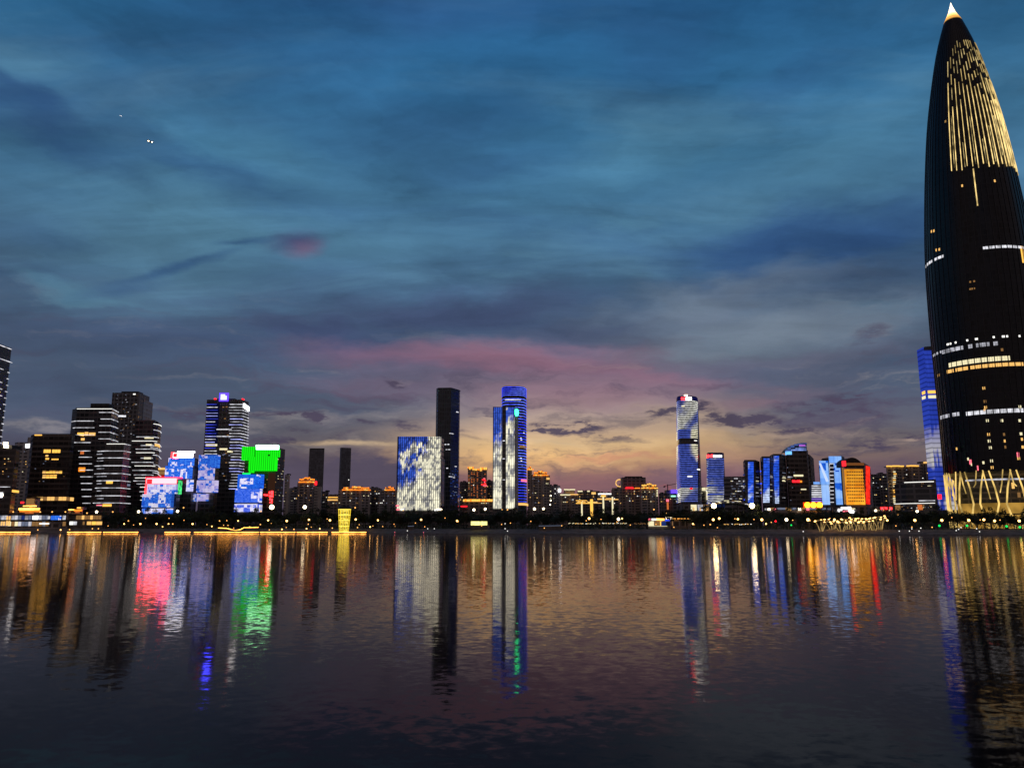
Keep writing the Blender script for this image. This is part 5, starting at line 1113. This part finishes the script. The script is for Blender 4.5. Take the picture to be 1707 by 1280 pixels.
def lamps():
    def lamp_proto(name, rad, mat, pole=.09):
        t = empty(name, (0, 0, 0)); MB().lathe([(pole * 2.2, 0), (pole * 1.6, .03), (pole, .1), (pole * .8, 1)], 8).build('pole', M['steel'], t)
        bm = bmesh.new(); bmesh.ops.create_icosphere(bm, subdivisions=2, radius=rad); me = bpy.data.meshes.new('globe'); bm.to_mesh(me); bm.free(); me.materials.append(M[mat]); link('globe', me, t, (0, 0, 1)); return t
    protos = {}; first = {}
    def put(kind, px, py, Y, rad, mat, label, cat, group, zb=GROUND):
        key = (kind, rad, mat)
        if key not in protos: protos[key] = lamp_proto(kind, rad, mat); o = protos[key]
        else: o = copy_tree(protos[key])
        p = P(px, py, Y); o.location = (p.x, p.y, zb); h = max(p.z - zb, .5)
        for ch in o.children:
            if ch.name.startswith('pole'): ch.scale = (1, 1, h)
            else: ch.location = (0, 0, h)
        tag(o, label, cat, group)
    sl = 'round warm street lamp on a thin pole before the dark tree belt'
    for px, py in ((234, 873), (261, 873), (321, 873), (447, 867), (478, 868), (515, 866), (550, 867), (702, 866), (982, 864), (1189, 866), (1199, 864), (1230, 865), (1270, 866), (1311, 866), (1347, 866), (1391, 866), (1479, 867), (1525, 867), (1570, 867), (1615, 867), (1658, 868), (1699, 868), (593, 865.6), (630, 867), (762, 868), (1031, 865), (1640, 866)):
        put('street_lamp', px, py, shore_y(px) + 18, (.5, .62, .56)[px % 3] if px not in (1031, 1311, 1347, 1269) else .78, 'lamp' if px not in (1031, 1311) else 'lamp_white', sl, 'street lamp', 'street lamps along the far shore')
    for px, py in ((281, 873), (214, 868), (271, 878), (288, 873), (207, 873), (366, 868), (378, 867.6), (397, 868), (353, 877), (380, 875.6), (434, 874), (514, 873.4), (1037, 864), (1155, 873), (1184, 874), (1277, 873)):
        put('street_lamp', px, py, shore_y(px) + 24, .38, 'lamp' if px % 2 else 'lamp_dim', sl, 'street lamp', 'street lamps along the far shore')
    for px, py in ((231, 852.6), (296, 852), (67, 853), (87, 853), (109, 853), (145, 855), (161, 853), (188, 853), (22, 853), (790, 849.6), (809, 848.4), (837, 849.4), (846, 849.4), (891, 848), (906, 848), (672, 850), (1090, 849), (1460, 851), (1529, 852), (917, 841), (918, 834), (918, 826), (592, 846), (306, 846), (1497, 854), (1497, 858), (435, 852), (738, 862), (1110, 855)):
        put('road_lamp', px, py, 540 if px > 200 else 545, .85 if px in (231, 296, 161, 790, 809, 891, 906, 1460, 1529) else .45, 'lamp_white' if px in (231, 296, 161, 790, 809, 891, 906, 1460, 1529, 917, 918) else 'lamp_dim', 'white road lamp standing above the tops of the dark trees', 'street lamp', 'road lamps behind the trees')
    bl = 'low path light glowing close to the water on the far bank'
    for px, py in ((63, 883), (101, 883), (116, 882.4), (154, 881), (164, 881), (449, 883), (470, 882), (490, 882), (511, 881), (533, 881), (554, 880), (596, 879), (617, 878), (638, 877), (658, 877)): put('path_light', px, py, 500, .36, 'lamp' if px in (101, 470, 511, 533, 617) else 'lamp_dim', bl, 'path light', 'low path lights on the bank', .7)
    for px, py in ((713, 881), (724, 881), (842, 881), (846, 885), (679, 885), (1499, 885), (1516, 885), (1520, 881), (1532, 885), (1535, 880), (1594, 884), (1598, 882), (1602, 879), (1633, 887), (1628, 881), (842, 872.6), (1319 + 20, 886)): put('path_light', px, py, shore_y(px) + 6, .26, 'white', bl, 'path light', 'low path lights on the bank', 1.2)
    rl = random.Random(31)
    for k in range(52):
        px = 190 + k * 29 + rl.uniform(-10, 10); d = rl.uniform(8, 24)
        put('path_light', px, rl.uniform(862, 874) if d > 15 else rl.uniform(874, 880), shore_y(px) + d, .26, 'lamp_dim', bl, 'path light', 'low path lights on the bank', 1.4)
    for px, py in ((1566, 876), (1612, 876), (1678, 877), (1700, 878.4), (1319, 875)): put('garden_light', px, py, shore_y(px) + 17, .55 if px > 1400 else .4, 'green', 'small green garden light under the trees on the right bank', 'garden light', 'green garden lights', 2.3)
    put('garden_light', 1293, 868.6, shore_y(1293) + 17, .5, 'red', 'small red light under the trees left of the steel light trees', 'garden light', None)
    for px, py, Y, w in ((453, 845, 505, 'beside the red neon sign'), (508, 845, 520, 'before the orange crowned apartment tower'), (1190, 843, 470, 'left of the arched canopy'), (1253.5, 843, 470, 'right of the arched canopy'), (2, 825, 500, 'at the left edge of the picture')):
        big = px in (453, 1190, 1253.5)
        put('floodlight_mast', px, py, Y, 1.5 if big else 1.15, 'flood' if px > 600 else 'lamp_white', 'dazzling floodlight on a mast ' + w, 'floodlight', None)
    for px, py, mt, lab in ((891, 889.6, 'pink', 'small pink lit buoy right of the middle on the water'), (706, 889, 'pink', 'small pink lit buoy below the cloud screen slab'), (952, 888.4, 'cream', 'small pale lit buoy on the water below the gold gateway'), (799, 888.6, 'cream', 'small pale lit buoy below the kiosk'), (658, 888.6, 'pink', 'small pink lit buoy right of the last boardwalk')):
        Y = HEYE * 1352 / (py - 876) * .96; p = P(px, py, Y)
        t = empty('buoy', Vector((p.x, Y, 0)), lab, 'buoy'); MB().lathe([(.01, -.3), (.5, -.1), (.5, .15), (.12, .4), (.1, .62)], 10).build('float', M['steel'], t); MB().lathe([(.01, 0), (.24, .12), (.24, .3), (.01, .42)], 8).build('beacon', M[mt], t, (0, 0, .62))
def low_lights():
    """strings of small lights on the bank: each string one fitting"""
    r = random.Random(4)
    for x0, x1, y, mt, lab in ((948, 992, 872.6, 'cream', 'string of pale lights along the bank below the gold gateway'), (1000, 1044, 872.4, 'cream', 'string of pale lights along the bank left of the pavilion'), (1207, 1252, 874, 'warm', 'string of orange and white lights along the bank below the canopy'), (1058, 1080, 873, 'dimwarm', 'short string of dim lights just left of the pavilion')):
        Y = shore_y((x0 + x1) / 2) + 15; a, b = P(x0, y, Y), P(x1, y, Y); t = empty('light_string', Vector((a.x, Y, GROUND)), lab, 'lights')
        MB().tube([(0, 0, a.z - GROUND), (b.x - a.x, 0, a.z - GROUND)], .05, 5).build('rail', M['steel'], t)
        n = int((x1 - x0) / 2.2)
        for k in range(n + 1):
            if k % 5 == 0: MB().tube([((b.x - a.x) * k / n, 0, 0), ((b.x - a.x) * k / n, 0, a.z - GROUND)], .05, 5).build('post', M['steel'], t)
            if r.random() < .8: MB().lathe([(.01, -.16), (.3, 0), (.3, .14), (.01, .24)], 8).build('bulb', M[r.choice([mt, mt, 'warm', 'white'])], t, ((b.x - a.x) * (k + r.uniform(-.3, .3)) / n, 0, a.z - GROUND + r.uniform(-.15, .25)))
    for x0, x1, y, lab in ((898, 936, 876.4, 'thin pale kerb light along the bank right of the middle'), (680, 690, 877, 'short pale kerb light below the cloud screen slab')):
        Y = shore_y(x0) + 12; a, b = P(x0, y, Y), P(x1, y - .6, Y); t = empty('kerb_light', Vector((a.x, Y, 1.6)), lab, 'light'); MB().tube([(0, 0, a.z - 1.6), (b.x - a.x, 0, b.z - 1.6)], .12, 6).build('tube', M['dimcool'], t); MB().box(0, b.x - a.x, .1, .4, -.5, a.z - 1.7).build('kerb', M['concrete'], t)
def trees():
    leaf, g, o = new_mat('foliage')
    n = g.noise(pos(g), .35, 4, .6); c = g.mix(g.mr(n, .3, .7), (.016, .026, .012), (.055, .075, .03)); principled(g, o, c, .65)
    protos = []
    for k in range(6):
        r = random.Random(100 + k); t = empty('tree', (0, 0, 0)); H = (10.5, 12, 9, 13, 11, 8)[k]; W = (4.2, 3.6, 4.6, 3.4, 5., 3.8)[k]
        mb = MB().tube([(0, 0, -.3), (.1, 0, H * .25), (-.1, .1, H * .5), (.15, 0, H * .85)], [.32, .24, .17, .05], 7)
        for q in range(5):
            a = r.uniform(0, 6.28); z0 = H * r.uniform(.3, .55); mb.tube([(0, 0, z0), (W * .35 * math.cos(a), W * .35 * math.sin(a), z0 + 1.6), (W * .7 * math.cos(a), W * .7 * math.sin(a), z0 + 2.6)], [.13, .09, .03], 5)
        mb.build('trunk', M['bark'], t)
        cl = []
        for q in range(13):
            a = r.uniform(0, 6.28); e = r.uniform(.1, 1) ** .6; cl.append((W * .72 * e * math.cos(a), W * .72 * e * math.sin(a), H * (.42 + .46 * r.random() * (1.15 - .5 * e)), r.uniform(1.1, 1.9)))
        cl.append((0, 0, H * .88, 1.4)); cr = MB()
        for (x, y, z, s) in cl:
            for q in range(46):
                d = Vector((r.gauss(0, 1), r.gauss(0, 1), r.gauss(0, .8))).normalized() * s * r.uniform(.45, 1.08)
                ax = Vector((r.gauss(0, 1), r.gauss(0, 1), r.gauss(0, 1))).normalized(); bx = ax.orthogonal().normalized(); L = r.uniform(.28, .55); w = L * r.uniform(.4, .7); p = Vector((x, y, z)) + d
                cr.add([p - ax * L, p + bx * w, p + ax * L, p - bx * w], [(0, 1, 2, 3)])
        cr.build('crown', leaf, t); protos.append(t)
    r = random.Random(77); used = set()
    lab = 'dark leafy tree in the unlit belt along the far shore'
    def put(px, Y, s):
        k = r.randrange(6); o = protos[k] if k not in used else copy_tree(protos[k]); used.add(k)
        p = P(px, 870, Y); o.location = (p.x, Y, GROUND - .05); o.rotation_euler.z = r.uniform(0, 6.28); o.scale = (s * r.uniform(.9, 1.15), s * r.uniform(.9, 1.15), s); tag(o, lab, 'tree', 'trees along the far shore')
    px = 178.
    while px < 1730:
        Y = shore_y(px) + r.uniform(24, 40); put(px + r.uniform(-3, 3), Y, r.uniform(.78, 1.06) * (Y / 470) * (.9 if px < 900 else 1)); px += r.uniform(11, 17)
    px = 172.
    while px < 1730:
        Y = shore_y(px) + r.uniform(52, 74)
        if px < 1570 and 535 < Y: pass
        put(px + r.uniform(-3, 3), Y, r.uniform(.95, 1.25) * (Y / 500)); px += r.uniform(10, 15)
    px = 4.
    while px < 180: put(px, 530 + r.uniform(-4, 6), r.uniform(.55, .75)); px += r.uniform(13, 22)
    # low hedge in front closes the foot of the belt
    hb = MB(); q = -60.
    while q < 1760:
        d = 22 + r.uniform(0, 5); b0 = land(q, d)
        if not (1076 < q < 1156 or 780 < q < 816 or q < 175):
            for j in range(16):
                ax = Vector((r.gauss(0, 1), r.gauss(0, 1), r.gauss(0, 1))).normalized(); bx = ax.orthogonal().normalized(); L = r.uniform(.3, .6); p = Vector((b0.x + r.uniform(-1.2, 1.2), b0.y + r.uniform(-.8, .8), GROUND + r.uniform(0, 2.6 if q < 1500 else 3.4)))
                hb.add([p - ax * L, p + bx * L * .6, p + ax * L, p - bx * L * .6], [(0, 1, 2, 3)])
        q += 2.6
    o = hb.build('hedge', leaf); o['kind'] = 'stuff'; o['label'] = 'dark clipped shrubs in front of the tree belt'
    # lamps that wash two trees with green light
    for px, py, lab, e in ((1283, 868, 'green uplight washing a tree right of the canopy', 500), (680, 870, 'green uplight washing a tree below the cloud screen slab', 260), (1000 + 520, 0, '', 0)):
        if not e: continue
        Y = shore_y(px) + 21; p = P(px, py, Y); t = empty('uplight', Vector((p.x, Y, GROUND)), lab, 'uplight')
        MB().lathe([(.25, 0), (.25, .3), (.16, .36)], 10).build('housing', M['steel'], t); MB().lathe([(.15, .362), (.15, .37)], 10).build('lens', M['green'], t)
        l = bpy.data.lights.new('uplight_beam', 'SPOT'); l.energy = e * 60; l.color = (.55, 1, .25); l.spot_size = R(70); l.shadow_soft_size = .15; lo = bpy.data.objects.new('uplight_beam', l); col.objects.link(lo); lo.parent = t; lo.location = (0, 0, .5); lo.rotation_euler = (R(195), 0, 0)
def drones():
    def drone(px, py, D, s, label, mt):
        dx, f, u = ray(px, py); d = Vector((dx, f, u)).normalized(); p = Vector((0, 0, HEYE)) + d * D
        t = empty('drone', p, label, 'drone'); t.rotation_euler = (R(8), R(6), R(28)); t.scale = (s, s, s)
        MB().prism([(-.18, -.3), (.18, -.3), (.24, 0), (.16, .3), (-.16, .3), (-.24, 0)], -.09, .1).build('body', M['steel'], t)
        for sx in (-1, 1):
            for sy in (-1, 1):
                MB().tube([(sx * .15, sy * .18, .03), (sx * .52, sy * .48, .06)], [.05, .035], 6).build('arm', M['steel'], t)
                MB().lathe([(.05, .04), (.06, .14), (.03, .17)], 8).build('motor', M['steel'], t, (sx * .52, sy * .48, 0))
                MB().box(-.3, .3, -.025, .025, .17, .185).build('rotor', M['steel'], t, (sx * .52, sy * .48, 0))
        for x in (-.34, .34): MB().lathe([(.01, -.1), (.14, -.03), (.14, .05), (.01, .1)], 10).build('lamp', M[mt], t, (x, -.36, -.08))
        for x in (-.2, .2): MB().tube([(x, -.2, -.05), (x * 1.3, -.2, -.3), (x * 1.3, .25, -.3), (x, .2, -.05)], .02, 5).build('skid', M['steel'], t)
    drone(250.5, 236.5, 150, .8, 'small drone with two bright white lamps high in the left sky', 'lamp_white')
    drone(201.5, 193.5, 420, .85, 'tiny farther drone showing one pale light above the nearer drone', 'sign_white')
gate(); canopy(); lantern(); boardwalks(); squiggle(); pavilions(); light_trees(); lamps(); low_lights(); trees(); drones()
finish_buildings()
